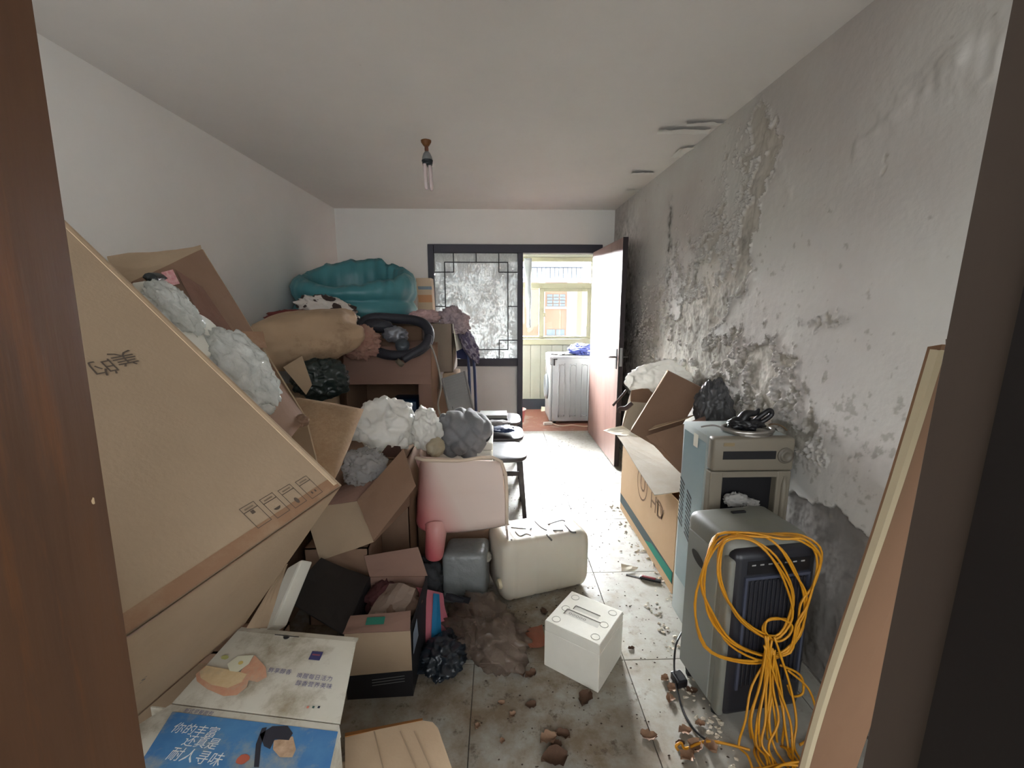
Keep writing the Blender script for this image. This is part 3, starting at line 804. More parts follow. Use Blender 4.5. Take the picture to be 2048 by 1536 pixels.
put('bag', blob(U(1318, 764, Y=3.02), (.205, .12, .135), 4, .25, 1.8, 5, 0, 3, rot=rotz(-20), facet=.5, vor=.14, vs_=1.9), WHITEB, label='white plastic bag bulging behind the tipped carton', cat='bag', smooth=True)
put('bag', blob(U(1424, 818, Y=2.36), (.10, .09, .16), 9, .2, 2.5, 5, 0, 3, facet=.6, vor=.14), mat('dark_grey_film', (58, 58, 60), .3, (84, 84, 86), 8, .5, spec=.6), label='dark grey plastic bag wedged by the wall behind the appliance cabinet', cat='bag', smooth=True)
STR = mat('dark_leather', (62, 46, 42), .6)
put('strap', tube([U(1237, 826, Y=2.7), U(1240, 818, Y=2.7), U(1252, 816, Y=2.68), U(1264, 806, Y=2.68)], .014, 8), STR, label='dark curved leather strap sticking out left of the pale carton', cat='strap', smooth=True)
put('stick', tube([U(1226, 811, Y=2.78), U(1247, 788, Y=2.82), U(1252, 781, Y=2.85)], .008, 6), STR, label='thin dark stick poking out under the white bag', cat='stick', smooth=True)

# -------- tall beige appliance cabinet
dx0, dx1, dy0, dy1, dz = .886, 1.232, 1.765, 2.065, .988
ap = thing('appliance_cabinet', (1.0, 1.9, 0), 'tall beige appliance cabinet with a black slot and a round knob on its front', 'appliance')
BEIGE = mat('aged_beige_plastic', (122, 114, 100), .5, (112, 105, 92), 4, .6, bump=.05, bscale=100, spec=.4)
BEIGEL = mat('pale_grey_steel', (176, 184, 182), .45, (166, 174, 172), 5, .6)
FILM = mat('bluish_film', (120, 142, 148), .3, (136, 158, 162), 3, .6, spec=.6)
put('body', bevel(box(dx0, dx1, dy0 + .045, dy1, .0, dz - .004), .008, 2), BEIGEL, ap, auto=40)
# front fascia with slot, cavity and columns
put('front_fascia', bevel(box(dx0, dx1, dy0 - .008, dy0 + .045, .845, dz), .012, 3), BEIGE, ap, auto=40)
fzc0, fzc1 = .52, .815
put('front_frame', join(bevel(box(dx0, dx0 + .055, dy0, dy0 + .045, .0, .842), .006, 2), bevel(box(dx1 - .06, dx1, dy0, dy0 + .045, 0, .842), .006, 2),
                        box(dx0 + .05, dx1 - .055, dy0 + .004, dy0 + .045, fzc1, .84), box(dx0 + .05, dx1 - .055, dy0 + .004, dy0 + .045, 0, fzc0)), BEIGE, ap)
put('cavity', box(dx0 + .05, dx1 - .055, dy0 + .038, dy0 + .046, fzc0, fzc1), DKPLAST, ap)
put('column', lathe([(.004, 0), (.012, .06), (.012, .25), (.004, .29)], (dx1 - .028, dy0 - .001, .53), 12), BEIGE, ap, smooth=True)
pl, pr = U(1447, 903, Y=dy0 - .009), U(1551, 918, Y=dy0 - .009)
put('slot', box(pl.x, pr.x, dy0 - .0105, dy0 - .007, pr.z, pl.z), DKPLAST, ap)
kc = U(1571, 911, Y=dy0 - .008)
kn = put('knob', lathe([(.034, 0), (.034, .004), (.030, .006), (.027, .004), (.026, .011), (.016, .013), (.014, .009), (.004, .009)], kc, 28, (0, -1, 0)), mat('knob_plastic', (98, 92, 82), .45), ap, smooth=True)
bp = U(1448, 887, Y=dy0 - .009); put('badge', box(bp.x, bp.x + .045, dy0 - .010, dy0 - .007, bp.z - .012, bp.z + .002), mat('brass_badge', (128, 112, 84), .4), ap)
put('side_film', rect_on((dx0, dy1, 0), (0, -1, 0), (0, 0, 1), .02, .245, .20, .95, (-1, 0, 0), .0012), FILM, ap)
for ci, yc in enumerate((2.035, 1.955)):
    for k in range(11):
        z_ = .70 - k * .021 - ci * .035
        put('vent_slit', obox((dx0 - .0025, yc - .032, z_ - .02), (.001, 0, 0), (0, .05, .022), (0, 0, .009)), DKPLAST, ap)
tp = U(1392, 880, X=dx0); put('paper_tag', rect_on((dx0, tp.y + .02, tp.z - .03), (0, -1, 0), (0, 0, 1), 0, .045, 0, .06, (-1, 0, 0), .002), mat('paper', (214, 210, 196), .8), ap)
for k, (bx_, by_, rr) in enumerate(((1472, 1000, .05), (1500, 1008, .035))):
    put('tissue', blob(U(bx_, by_, Y=dy0 + .012), (rr, .02, rr * .6), 30 + k, .35, 3, 4, .2, 5), mat('dusty_tissue', (150, 148, 144), .9), smooth=True,
        label=('larger crumpled tissue' if k == 0 else 'smaller crumpled tissue') + ' in the dark opening of the appliance cabinet', cat='tissue')
# tray with black fittings on the top
tc_ = V((1.085, 1.87, dz))
ty = thing('metal_tray', tc_, 'silver oval tray on top of the appliance cabinet', 'tray')
STEEL = mat('brushed_steel', (170, 166, 160), .3, metal=.9)
def ell_tube(c, rx, ry, r, n=28, seg=8, a0=0, a1=2 * pi):
    pts = [V(c) + V((rx * cos(a0 + (a1 - a0) * i / n), ry * sin(a0 + (a1 - a0) * i / n), 0)) for i in range(n)]
    return tube(pts, r, seg, closed=True, sub=2)
put('rim', ell_tube(tc_ + V((0, 0, .010)), .105, .075, .009), STEEL, ty, smooth=True)
put('plate', lathe([(.001, 0), (.1, 0), (.1, .006), (.001, .006)], tc_, 32), STEEL, ty)
bf = thing('black_fitting', tc_ + V((.01, 0, .02)), 'glossy black plastic fitting with looped handle lying in the silver tray', 'fitting')
put('body', blob(tc_ + V((-.005, 0, .032)), (.075, .045, .026), 3, .35, 2.5, 4, .15, 4, zmin=dz + .007), DKPLAST, bf, smooth=True)
put('loop', tube([tc_ + V(p) for p in ((.02, 0, .03), (.06, -.01, .045), (.095, -.01, .075), (.085, -.01, .095), (.055, -.01, .075), (.03, 0, .045))], .011, 8, closed=True, sub=4), DKPLAST, bf, smooth=True)
put('tongue', tube([tc_ + V(p) for p in ((-.03, 0, .04), (-.01, 0, .075), (.03, 0, .08), (.05, .01, .095))], lambda t: .02 * (1 - t) + .006, 8), DKPLAST, bf, smooth=True)
put('wing', blob(tc_ + V((-.055, -.01, .045)), (.03, .022, .022), 6, .3, 2.5, 3), DKPLAST, bf, smooth=True)
put('cable', tube([tc_ + V(p) for p in ((.10, .02, .012), (.13, .03, .022), (.155, .01, .02), (.165, -.02, .006))], .004, 6), mat('brown_cable', (98, 78, 58), .5), smooth=True, label='short brown cable end beside the silver tray', cat='cable')
put('cable', tube([tc_ + V(p) for p in ((-.10, .0, .012), (-.135, .02, .02), (-.165, .03, .016), (-.18, .05, .006))], .004, 6), mat('grey_cable', (120, 116, 110), .5), smooth=True, label='short grey cable end on the cabinet left of the silver tray', cat='cable')

# -------- air cooler
cu_, cv_ = V((.990, .131, 0)), V((-.131, .990, 0))
cO = V((.800, 1.392, 0)); cw, cdp, ch = .345, .30, .72
CGREY = mat('grey_cooler_plastic', (124, 124, 116), .45, (114, 114, 106), 3, .6, bump=.04, bscale=120, spec=.45)
CSIDE = mat('pale_cooler_side', (142, 146, 142), .4, (132, 136, 132), 2, .6)
CDARK = mat('dark_cooler_front', (34, 35, 41), .35, spec=.5)
ac = thing('air_cooler', cO + cu_ * cw / 2 + cv_ * cdp / 2, 'grey portable air cooler with a dark grille front and rounded top', 'air cooler')
def cbox(a0, a1, b0, b1, z0, z1): return obox(cO + cu_ * a0 + cv_ * b0 + V((0, 0, z0)), cu_ * (a1 - a0), cv_ * (b1 - b0), (0, 0, z1 - z0))
put('body', bevel(cbox(0, cw, .03, cdp, .02, ch), .04, 4), CGREY, ac, smooth=True, auto=50)
put('side_panel', bevel(cbox(-.003, .01, .07, cdp - .03, .05, ch - .07), .003, 1), CSIDE, ac)
put('front_panel', bevel(cbox(.012, cw - .005, .0, .06, .03, ch - .03), .028, 4), CDARK, ac, smooth=True, auto=50)
put('front_edge', bevel(cbox(.0, .03, .008, .055, .03, ch - .06), .012, 3), CGREY, ac, smooth=True, auto=50)
put('control_strip', cbox(.06, cw - .04, -.002, .004, ch - .115, ch - .065), DKPLAST, ac)
for k in range(7):
    put('button_mark', cbox(.075 + k * .032, .09 + k * .032, -.0028, -.0015, ch - .082, ch - .077), mat('pale_mark', (150, 150, 150), .5), ac)
for k in range(13):
    a = .075 + k * .0175
    put('grille_slat', bevel(cbox(a, a + .009, -.006, .004, .16, ch - .14), .002, 1), CDARK, ac)
put('grille_frame', join(cbox(.052, .062, -.008, .004, .15, ch - .13), cbox(cw - .045, cw - .037, -.008, .004, .15, ch - .13), cbox(.052, cw - .037, -.008, .004, ch - .132, ch - .122)), mat('blue_grey_trim', (66, 70, 84), .3), ac)
hp = [cO + cu_ * -.0045 + cv_ * (.19 + .045 * cos(a)) + V((0, 0, .56 + .022 * sin(a) + .012 * cos(a))) for a in [2 * pi * i / 20 for i in range(20)]]
put('hand_grip', (hp, [list(range(20))]), DKPLAST, ac)
tdp = [cO + cu_ * (.20 + .05 * cos(a)) + cv_ * (.14 + .03 * sin(a)) + V((0, 0, ch + .001)) for a in [2 * pi * i / 24 for i in range(24)]]
put('fill_cap', (tdp, [list(range(24))]), mat('cap_grey', (120, 120, 110), .5), ac)
put('top_latch', bevel(cbox(.15, .21, .22, .235, ch - .002, ch + .006), .002, 1), DKPLAST, ac)
for a, b_ in ((.03, .06), (cw - .06, .06), (.03, cdp - .06), (cw - .06, cdp - .06)):
    put('foot', lathe([(.016, 0), (.018, .022)], cO + cu_ * a + cv_ * b_, 10), DKPLAST, ac)

# -------- yellow cable
YEL = mat('yellow_cable_sheath', (200, 140, 30), .45, (186, 126, 22), 12, .5, spec=.4)
rnd = random.Random(5)
yc = lambda px_: cO.y + (px_ - 1430) / 210 * .045 - .018
def cp(x, y, d=0.):
    Y = yc(x) - d
    return U(x, y, Y=Y)
topz = ch + .006
def ctop(x, y): 
    p = U(x, y, Z=topz); return p
outer = [(1440, 1072), (1413, 1107), (1405, 1164), (1426, 1231), (1464, 1284), (1526, 1315), (1578, 1298), (1597, 1255), (1607, 1212), (1631, 1164), (1640, 1110), (1610, 1080), (1569, 1072), (1505, 1066)]
inner = [(1449, 1080), (1437, 1130), (1449, 1183), (1488, 1245), (1550, 1274), (1583, 1235), (1579, 1174), (1545, 1112), (1500, 1076)]
wide = [(1452, 1074), (1415, 1120), (1388, 1205), (1410, 1290), (1473, 1322), (1540, 1315), (1600, 1270), (1612, 1200), (1590, 1150), (1560, 1095), (1510, 1070)]
allc = []
def loopc(base, jit, dj, n):
    for k in range(n):
        j = [(x + rnd.uniform(-jit, jit), y + rnd.uniform(-jit, jit)) for x, y in base]
        P = []
        for x, y in j:
            p = cp(x, y, .004 + dj * k)
            if y < 1092:
                q = U(x, y, Z=topz + .004 * k)
                if q.y > p.y: p = q
            P.append(p)
        allc.append(tube(P, .0042, 6, closed=True, sub=4))
loopc(outer, 7, .004, 4); loopc(inner, 6, .005, 3); loopc(wide, 5, .004, 2)
kn_ = [(1556 + 28 * cos(a), 1258 + 22 * sin(a)) for a in [2 * pi * i / 8 for i in range(8)]]
loopc(kn_, 3, .008, 2)
for k in range(14):
    xt = rnd.uniform(1525, 1560); xb = 1490 + k * 7.5
    Yb = rnd.uniform(1.26, 1.33)
    P = [cp(xt, 1285 + rnd.uniform(-15, 20), .025), cp(xt * .4 + xb * .6 + rnd.uniform(-8, 8), 1370, .03 + rnd.uniform(0, .02)), U(xb + rnd.uniform(-8, 8), 1440, Y=1.33 - rnd.uniform(0, .02)), U(xb + rnd.uniform(-16, 10), 1490, Y=Yb + .02)]
    e = P[-1]; P.append(V((e.x + rnd.uniform(-.03, .03), Yb - .03, .012 + .01 * rnd.random())))
    P.append(V((e.x + rnd.uniform(-.08, .08), Yb - .11 - rnd.random() * .06, .008 + .02 * rnd.random())))
    allc.append(tube(P, .0042, 6, sub=5))
for k in range(3):
    c_ = V((.86 + .05 * k, 1.17, .010 + .010 * k)); allc.append(tube([c_ + V((.12 * cos(a) + .01 * k, .055 * sin(a), .006 * sin(2 * a) + .006)) for a in [2 * pi * i / 12 for i in range(12)]], .0042, 6, closed=True, sub=3))
allc.append(tube([cp(1560, 1330, .02), cp(1600, 1350, .02), cp(1606, 1385, .02), cp(1585, 1392, .03), cp(1575, 1370, .03)], .0042, 6))
allc.append(tube([cp(1575, 1340, .02), cp(1615, 1375, .03), cp(1632, 1420, .03), U(1634, 1460, Y=1.36), U(1600, 1490, Y=1.30)], .0042, 6))
allc.append(tube([U(1356, 1500, Z=.02), U(1352, 1492, Z=.05), U(1362, 1486, Z=.05), U(1372, 1497, Z=.012), U(1410, 1483, Z=.008), U(1450, 1487, Z=.008), U(1500, 1500, Z=.02)], .0045, 6))
put('extension_cable', join(*allc), YEL, smooth=True, label='long yellow cable looped over the air cooler and piled on the floor', cat='cable')

# -------- black power cord with plug beside the cooler
put('black_cable', tube([U(1368, 1258, Y=1.72), U(1352, 1290, Y=1.62), U(1349, 1345, Y=1.60), U(1362, 1410, Z=.006), U(1385, 1455, Z=.006), U(1412, 1480, Z=.006)], .004, 6), DKPLAST, smooth=True, label='black power cord trailing down beside the air cooler', cat='cable')
pg = U(1360, 1360, Z=.02)
put('plug', bevel(obox(pg + V((-.02, -.03, -.018)), (.045, .01, 0), (-.01, .06, 0), (0, 0, .035)), .006, 2), DKPLAST, label='black plug lying on the floor beside the air cooler', cat='plug')

# -------- utility knife on the floor
kd = (U(1322, 1166, Z=.01) - U(1252, 1150, Z=.01)); kd.z = 0; kL = kd.length; kd.normalize(); kp = V((-kd.y, kd.x, 0))
k0 = U(1252, 1151, Z=0) + V((0, 0, .001))
kf = thing('utility_knife', k0 + kd * kL / 2, 'small snap-off knife with a dark red grip on the floor tiles', 'knife')
put('blade', obox(k0, kd * kL * .45, kp * .012, (0, 0, .002)), mat('dark_steel', (60, 60, 62), .35, metal=.8), kf)
put('handle', bevel(obox(k0 + kd * kL * .4 - kp * .004, kd * kL * .6, kp * .02, (0, 0, .014)), .003, 2), DKPLAST, kf)
put('grip', bevel(obox(k0 + kd * kL * .45 - kp * .002, kd * kL * .4, kp * .016, (0, 0, .019)), .003, 2), mat('dark_red_plastic', (120, 30, 38), .4), kf)
pk = U(1262, 1150, Z=.0); put('paper_scrap', quad([pk + V((-.05, .02, .012)), pk + V((.03, .03, .006)), pk + V((.06, .06, .01)), pk + V((-.04, .07, .03))], .002, 3, .006, 3), mat('off_white_card', (214, 208, 192), .8), label='curled pale paper scrap beside the knife', cat='paper')

# -------- tan board leaning by the doorway
T_ = U(1882, 700, Y=.60); M_ = U(1612, 1536, Y=.80); dd = (M_ - T_); Bt = T_ + dd * ((T_.z - .003) / -dd.z)
wv = V((.165, .045, 0)); thk = V((-.004, .016, .003))
lbd = thing('leaning_board', Bt, 'tan board with a pale edge and torn top leaning beside the doorway', 'board')
TAN = mat('tan_board', (142, 108, 82), .7, (128, 95, 70), 4, .6, 8, bump=.1, bscale=30, stretch=(1, 1, .2))
nseg = 14; vs = []; fs = []
for i in range(nseg + 1):
    t = i / nseg; a = T_ + (Bt - T_) * t + V((.006 * sin(t * 9), .004 * sin(t * 7), 0))
    top_ = .02 * (rnd.random()) if i == 0 else 0
    vs += [a + V((0, 0, top_)), a + wv * .5 + V((.0, -.006 * sin(t * 5), top_ * .3)), a + wv + V((0, 0, -top_)), a + wv + thk, a + wv * .5 + thk, a + thk]
for i in range(nseg):
    for k in range(6): fs.append([i * 6 + k, i * 6 + (k + 1) % 6, (i + 1) * 6 + (k + 1) % 6, (i + 1) * 6 + k])
fs += [[0, 5, 4, 1], [1, 4, 3, 2], [nseg * 6 + i for i in (0, 1, 4, 5)], [nseg * 6 + i for i in (1, 2, 3, 4)]]
put('board_face', (vs, fs), TAN, lbd)
ev = []
for i in range(nseg + 1):
    t = i / nseg; a = T_ + (Bt - T_) * t + V((.006 * sin(t * 9), .004 * sin(t * 7), 0)); ev += [a + V((-.005, -.002, 0)), a + V((.004, -.003, 0)), a + V((-.004, .012, 0))]
put('pale_edge', (ev, [[i * 3 + k, i * 3 + (k + 1) % 3, (i + 1) * 3 + (k + 1) % 3, (i + 1) * 3 + k] for i in range(nseg) for k in range(3)]), mat('pale_foam_edge', (206, 192, 160), .7), lbd)
for k in range(5):
    a = T_ + wv * (.08 + .16 * k); put('torn_shred', quad([a, a + V((.02, .004, .004)), a + V((.024, -.01, .02 + .012 * rnd.random())), a + V((-.008, -.006, .014))], .003, 2, .004, k), mat('torn_brown', (84, 58, 48), .85), lbd)
# ================================================================== LEFT HEAP
def carton(name, O, u, v, w, m, label, parts=True, th=.005, top=True, group=None):
    """closed carton standing on O, with every face its own panel"""
    O, u, v, w = V(O), V(u), V(v), V(w)
    t = thing(name, O + (u + v) / 2, label, 'box', group)
    put('side_panel', quad([O, O + u, O + u + w, O + w], th), m, t)
    put('side_panel', quad([O + v + u, O + v, O + v + w, O + u + v + w], th), m, t)
    put('side_panel', quad([O + v, O, O + w, O + v + w], th), m, t)
    put('side_panel', quad([O + u, O + u + v, O + u + v + w, O + u + w], th), m, t)
    if top:
        h = v * .5
        put('top_flap', quad([O + w, O + w + u, O + w + u + h * .995, O + w + h * .995], th), m, t)
        put('top_flap', quad([O + w + h * 1.005, O + w + u + h * 1.005, O + w + u + v, O + w + v], th), m, t)
    return t

# -------- the big appliance carton leaning in from the left
P0 = U(680, 973, Y=1.05)
E1, E2, E3 = V((-.736, .213, .643)), V((-.364, -.925, -.11)), V((-.571, .315, -.758))
E1.normalize(); E2 = (E2 - E1 * E2.dot(E1)).normalized(); E3 = E1.cross(E2).normalized()
if E3.z > 0: E3 = -E3
L1, L2, L3 = 1.03, .47, .72
bb = thing('appliance_carton', P0 + E3 * L3 + E2 * L2 * .5, 'huge plain cardboard appliance carton tilted over the heap beside the doorway', 'box')
nA = -E3
put('top_panel', quad([P0, P0 + E2 * L2, P0 + E2 * L2 + E1 * L1, P0 + E1 * L1], .006, out=nA), CARD, bb)
put('side_panel', quad([P0, P0 + E3 * L3, P0 + E3 * L3 + E2 * L2, P0 + E2 * L2], .006, out=-E1), CARD, bb)
put('side_panel', quad([P0 + E1 * L1, P0 + E1 * L1 + E2 * L2, P0 + E1 * L1 + E2 * L2 + E3 * L3, P0 + E1 * L1 + E3 * L3], .006), CARD, bb)
put('end_panel', quad([P0, P0 + E1 * L1, P0 + E1 * L1 + E3 * L3, P0 + E3 * L3], .006), CARD, bb)
put('end_panel', quad([P0 + E2 * L2, P0 + E2 * L2 + E3 * L3, P0 + E2 * L2 + E3 * L3 + E1 * L1, P0 + E2 * L2 + E1 * L1], .006), CARD, bb)
put('bottom_panel', quad([P0 + E3 * L3, P0 + E3 * L3 + E1 * L1, P0 + E3 * L3 + E1 * L1 + E2 * L2, P0 + E3 * L3 + E2 * L2], .006), CARD, bb)
put('packing_tape', rect_on(P0, E2, E1, 0, L2, .002, .032, nA, .0012), TAPE, bb)
put('packing_tape', rect_on(P0, E2, E3, 0, L2, 0, .010, -E1, .0015), TAPE, bb)
put('packing_tape', rect_on(P0 + E3 * L3, E2, -E3, 0, L2, .0, .014, -E1, .0015), mat('worn_tape', (132, 100, 78), .5), bb)
put('flap_edge', quad([P0 + E1 * .01 + nA * .001 - E2 * .0, P0 + E1 * L1 + nA * .001, P0 + E1 * L1 + nA * .004 - E2 * -.012, P0 + E1 * .01 + nA * .004 + E2 * .012], .002), CARD_L, bb)
def onA(x, y): return UPL(x, y, P0, nA)
ta = onA(252, 700)
put('printed_text', text('美', onA(262, 702), E2, -E1, .050, nA, .0016), INK, bb)
put('printed_text', text('的', onA(222, 719), E2, -E1, .050, nA, .0016), INK, bb)
for (x, y), kindi in (((630, 970), 0), ((597, 988), 1), ((562, 1007), 2), ((524, 1026), 3)):
    c = onA(x - 5, y + 12) + E1 * .012; ux, uy = -E2, E1
    w_, h_ = .034, .056
    fr = put('handling_icon', frame_on(c, ux, uy, -w_ / 2, w_ / 2, -h_ / 2, h_ / 2, .0013, nA, .0016), INK, bb)
    put('icon_line', rect_on(c, ux, uy, -w_ / 2, w_ / 2, h_ * .24, h_ * .27, nA, .0016), INK, fr)
    put('icon_caption', rect_on(c, ux, uy, -w_ * .3, w_ * .3, h_ * .33, h_ * .39, nA, .0016), mat('faint_ink', (120, 102, 84), .8), fr)
    if kindi == 3: put('icon_mark', rect_on(c, ux, uy, -.004, .004, .004, .012, nA, .0016), INK, fr)
    if kindi == 2: put('icon_mark', disc_on(c, ux, uy, 0, -.006, .008, .006, nA, .0016, 14, pi, 2 * pi), INK, fr)
    if kindi == 1: put('icon_mark', disc_on(c, ux, uy, 0, -.014, .0045, .008, nA, .0016), INK, fr)
    if kindi == 0: put('icon_mark', join(rect_on(c, ux, uy, -.007, -.003, -.018, -.012, nA, .0016), rect_on(c, ux, uy, .003, .007, -.018, -.012, nA, .0016)), INK, fr)
sm = UPL(276, 1368, P0, -E1); put('printed_text', text('S', sm, E2 * -1, -E3, .03, -E1, .002), BLACKP, bb)

# what carries it
carton('carton', (-1.76, .60, 0), (.80, 0, 0), (0, .84, 0), (0, 0, .36), CARD, 'low brown carton hidden under the tilted appliance carton')
carton('carton', (-1.02, 1.34, 0), (.26, 0, 0), (0, .14, 0), (0, 0, .40), CARD_D, 'narrow dark carton standing behind the lid of the printed gift carton')
f0, f1 = U(604, 1118, Y=1.60), U(546, 1252, Y=1.36)
fd = (f1 - f0)
put('foam_strip', bevel(obox(f0, fd, V((-.055, -.01, -.03)), V((.02, .05, -.04))), .008, 2), FOAM, label='long white foam strip sticking out under the tilted appliance carton', cat='foam')
put('cardboard_sheet', quad([U(560, 1140, Y=1.46), U(574, 1128, Y=1.52), U(532, 1256, Y=1.30), U(492, 1256, Y=1.28)], .004, 3, .004, 2), CARD, label='narrow cardboard sheet under the corner of the appliance carton', cat='cardboard')

# -------- open carton with packing material behind it
oc = thing('open_carton', U(540, 900, Y=1.5), 'open carton full of bubble wrap behind the tilted appliance carton', 'box')
q0, q1, q2, q3 = U(403, 499, Y=1.74), U(611, 836, Y=1.62), U(560, 905, Y=1.36), U(262, 565, Y=1.42)
put('inner_panel', quad([q0, q1, q2, q3], .005, 8, .012, 11), CARD_D, oc)
put('flap', quad([U(214, 517, Y=1.52), U(401, 494, Y=1.80), q0, U(240, 590, Y=1.40)], .005, 10, .012, 4, rag=.008), CARD, oc)
put('crumpled_corner', blob(U(597, 842, Y=1.58), (.035, .03, .022), 5, .3, 2.5, 4, .2, 4), CARD_D, oc, smooth=True)
put('outer_panel', quad([q1, q0, q0 + V((.02, .06, -.45)), q1 + V((.02, .06, -.3))], .005), CARD, oc)
pn = (q1 - q0).cross(q3 - q0).normalized()
if pn.dot(CAM - q0) < 0: pn = -pn
def onP(x, y, l=0.006): return UPL(x, y, q0, pn) + pn * l
def qpx(pts, l): return quad([onP(x, y, l) for x, y in pts], .0006, 6, .002, 7)
put('packing_tape', qpx([(345, 545), (398, 580), (475, 690), (420, 690)], .018), mat('glossy_tape', (118, 84, 70), .12, (104, 74, 62), 9, .5, bump=.8, bscale=22, spec=.8), oc)
put('packing_tape', qpx([(420, 690), (475, 690), (520, 740), (470, 700)], .016), TAPE, oc)
put('packing_tape', qpx([(438, 668), (520, 668), (528, 700), (455, 706)], .017), TAPE, oc)
put('shipping_label', quad([onP(315, 553, .022), onP(338, 547, .022), onP(352, 575, .022), onP(326, 582, .022)], .0008), mat('pink_label', (206, 168, 166), .5, (190, 120, 124), 120, .3), oc)
BUB = sheet('bubble_wrap_film', (222, 224, 218), .28, .25, .10, col2=(204, 206, 200), scale=26, bump=1.0, bscale=85)
put('bubble_wrap', blob(U(478, 742, Y=1.40), (.085, .07, .15), 3, .2, 2.0, 5, 0, 4, rot=roty(-38), facet=.4, vor=.16), BUB, label='crumpled clear bubble wrap bundle at the low end of the open carton', cat='bubble wrap', smooth=True)
put('bubble_wrap', blob(U(345, 618, Y=1.36), (.05, .05, .10), 8, .2, 2.0, 5, 0, 4, rot=roty(-40), facet=.4, vor=.16), BUB, label='smaller bubble wrap bundle near the top of the open carton', cat='bubble wrap', smooth=True)
WF = FOAM
put('foam_piece', bevel(obox(U(262, 566, Y=1.36), (.038, 0, .006), (0, .05, 0), (.014, 0, -.06)), .004, 2), WF, label='small white foam corner at the top of the open carton', cat='foam')
put('foam_piece', lathe([(.0, 0), (.075, .002), (.085, .02), (.08, .04), (.0, .042)], U(372, 680, Y=1.36), 24, (.7, -.4, .6)), WF, smooth=True, label='round white foam cap between the bubble wrap bundles', cat='foam')
put('paper', quad([U(505, 722, Y=1.50), U(520, 724, Y=1.50), U(516, 748, Y=1.46), U(500, 742, Y=1.46)], .002, 2, .006, 3), WF, label='small white paper tab in the open carton', cat='paper')
put('bottle', tube([U(300, 560, Y=1.46), U(318, 560, Y=1.50), U(335, 572, Y=1.52)], .022, 12), mat('dark_bottle', (40, 46, 48), .25), label='dark bottle lying at the top of the open carton', cat='bottle', smooth=True)
carton('carton', (-1.76, 1.64, 0), (.74, 0, 0), (0, .60, 0), (0, 0, .82), CARD_D, 'brown carton carrying the open carton of bubble wrap')

# -------- printed gift carton in the foreground
AZ = .50
fL, fR = U(344, 1406, Z=AZ), U(680, 1447, Z=AZ)
gx = (fR - fL); gW = gx.length; gx.normalize(); gy = V((-gx.y, gx.x, 0))
gc = thing('printed_carton', (fL + fR) / 2 - gy * .15 + V((0, 0, -.20)), 'dirty white printed gift carton with a blue panel in the left foreground', 'box')
GW = mat('grubby_white_print', (208, 205, 192), .6, (190, 184, 168), 4, .6, 8, col3=(142, 129, 106), scale3=7, lo3=.48, hi3=.70)
GBL = mat('blue_print', (46, 100, 160), .5, (96, 150, 190), 4, .5, 5, col3=(160, 160, 144), scale3=6, lo3=.46, hi3=.64)
tL, tR = U(474, 1262, Z=AZ + .03), U(712, 1284, Z=AZ + .03)
lidup = ((tL - fL) + (tR - fR)).normalized()
lidn = gx.cross(lidup).normalized()
D1, D2 = .305, .33
put('lid', quad([fL, fR, tR, tL], .004, 6, .001, 2), GW, gc)
put('lid_lip', quad([tL, tR, tR + lidup * .022 + V((0, 0, -.006)), tL + lidup * .022 + V((0, 0, -.006))], .004), GW, gc)
b0, b1 = fL - gy * D2, fR - gy * D2
topn = V((0, 0, 1))
put('top_panel', poly([fL - gy * .004, fR - gy * .004, fR + gx * .018 - gy * .03, b1 + gx * .018, b0 - gx * .06, fL - gx * .06 - gy * .13], topn, -.004), GW, gc)
dn = V((0, 0, -.20))
put('side_panel', quad([fR + gx * .016 - gy * .03 - topn * .005, b1 + gx * .016 - topn * .005, b1 + gx * .016 + dn, fR + gx * .016 - gy * .03 + dn], .004), GW, gc)
put('side_panel', quad([b0 - gx * .058 - topn * .005, fL - gx * .058 - gy * .13 - topn * .005, fL - gx * .058 - gy * .13 + dn, b0 - gx * .058 + dn], .004), GW, gc)
put('side_panel', quad([fL - gx * .05 - gy * .01 - topn * .005, fR - gy * .01 - topn * .005, fR - gy * .01 + dn, fL - gx * .05 - gy * .01 + dn], .004), GW, gc)
put('bottom_panel', quad([b0 + dn, b1 + dn, fR - gy * .01 + dn, fL - gy * .01 + dn], .004), GW, gc)
def onT(x, y): return U(x, y, Z=AZ)
blue = [onT(345, 1424), onT(676, 1464), onT(655, 1560), onT(250, 1560), onT(290, 1512)]
put('printed_panel', ([p + topn * .0012 for p in blue], [[0, 1, 2, 3, 4]]), GBL, gc)
WINK = mat('white_print', (226, 228, 226), .6)
for s_, (x, y), sz in (('你的丰富', (340, 1464), .030), ('还真是', (362, 1490), .030), ('耐人寻味', (330, 1518), .034)):
    put('printed_text', text(s_, onT(x, y), gx, gy, sz, topn, .0022, 1.0), WINK, gc)
put('printed_text', text('新式早餐面包', onT(366, 1425), gx, gy, .013, topn, .0022, 1.1), mat('violet_ink', (96, 92, 128), .7), gc)
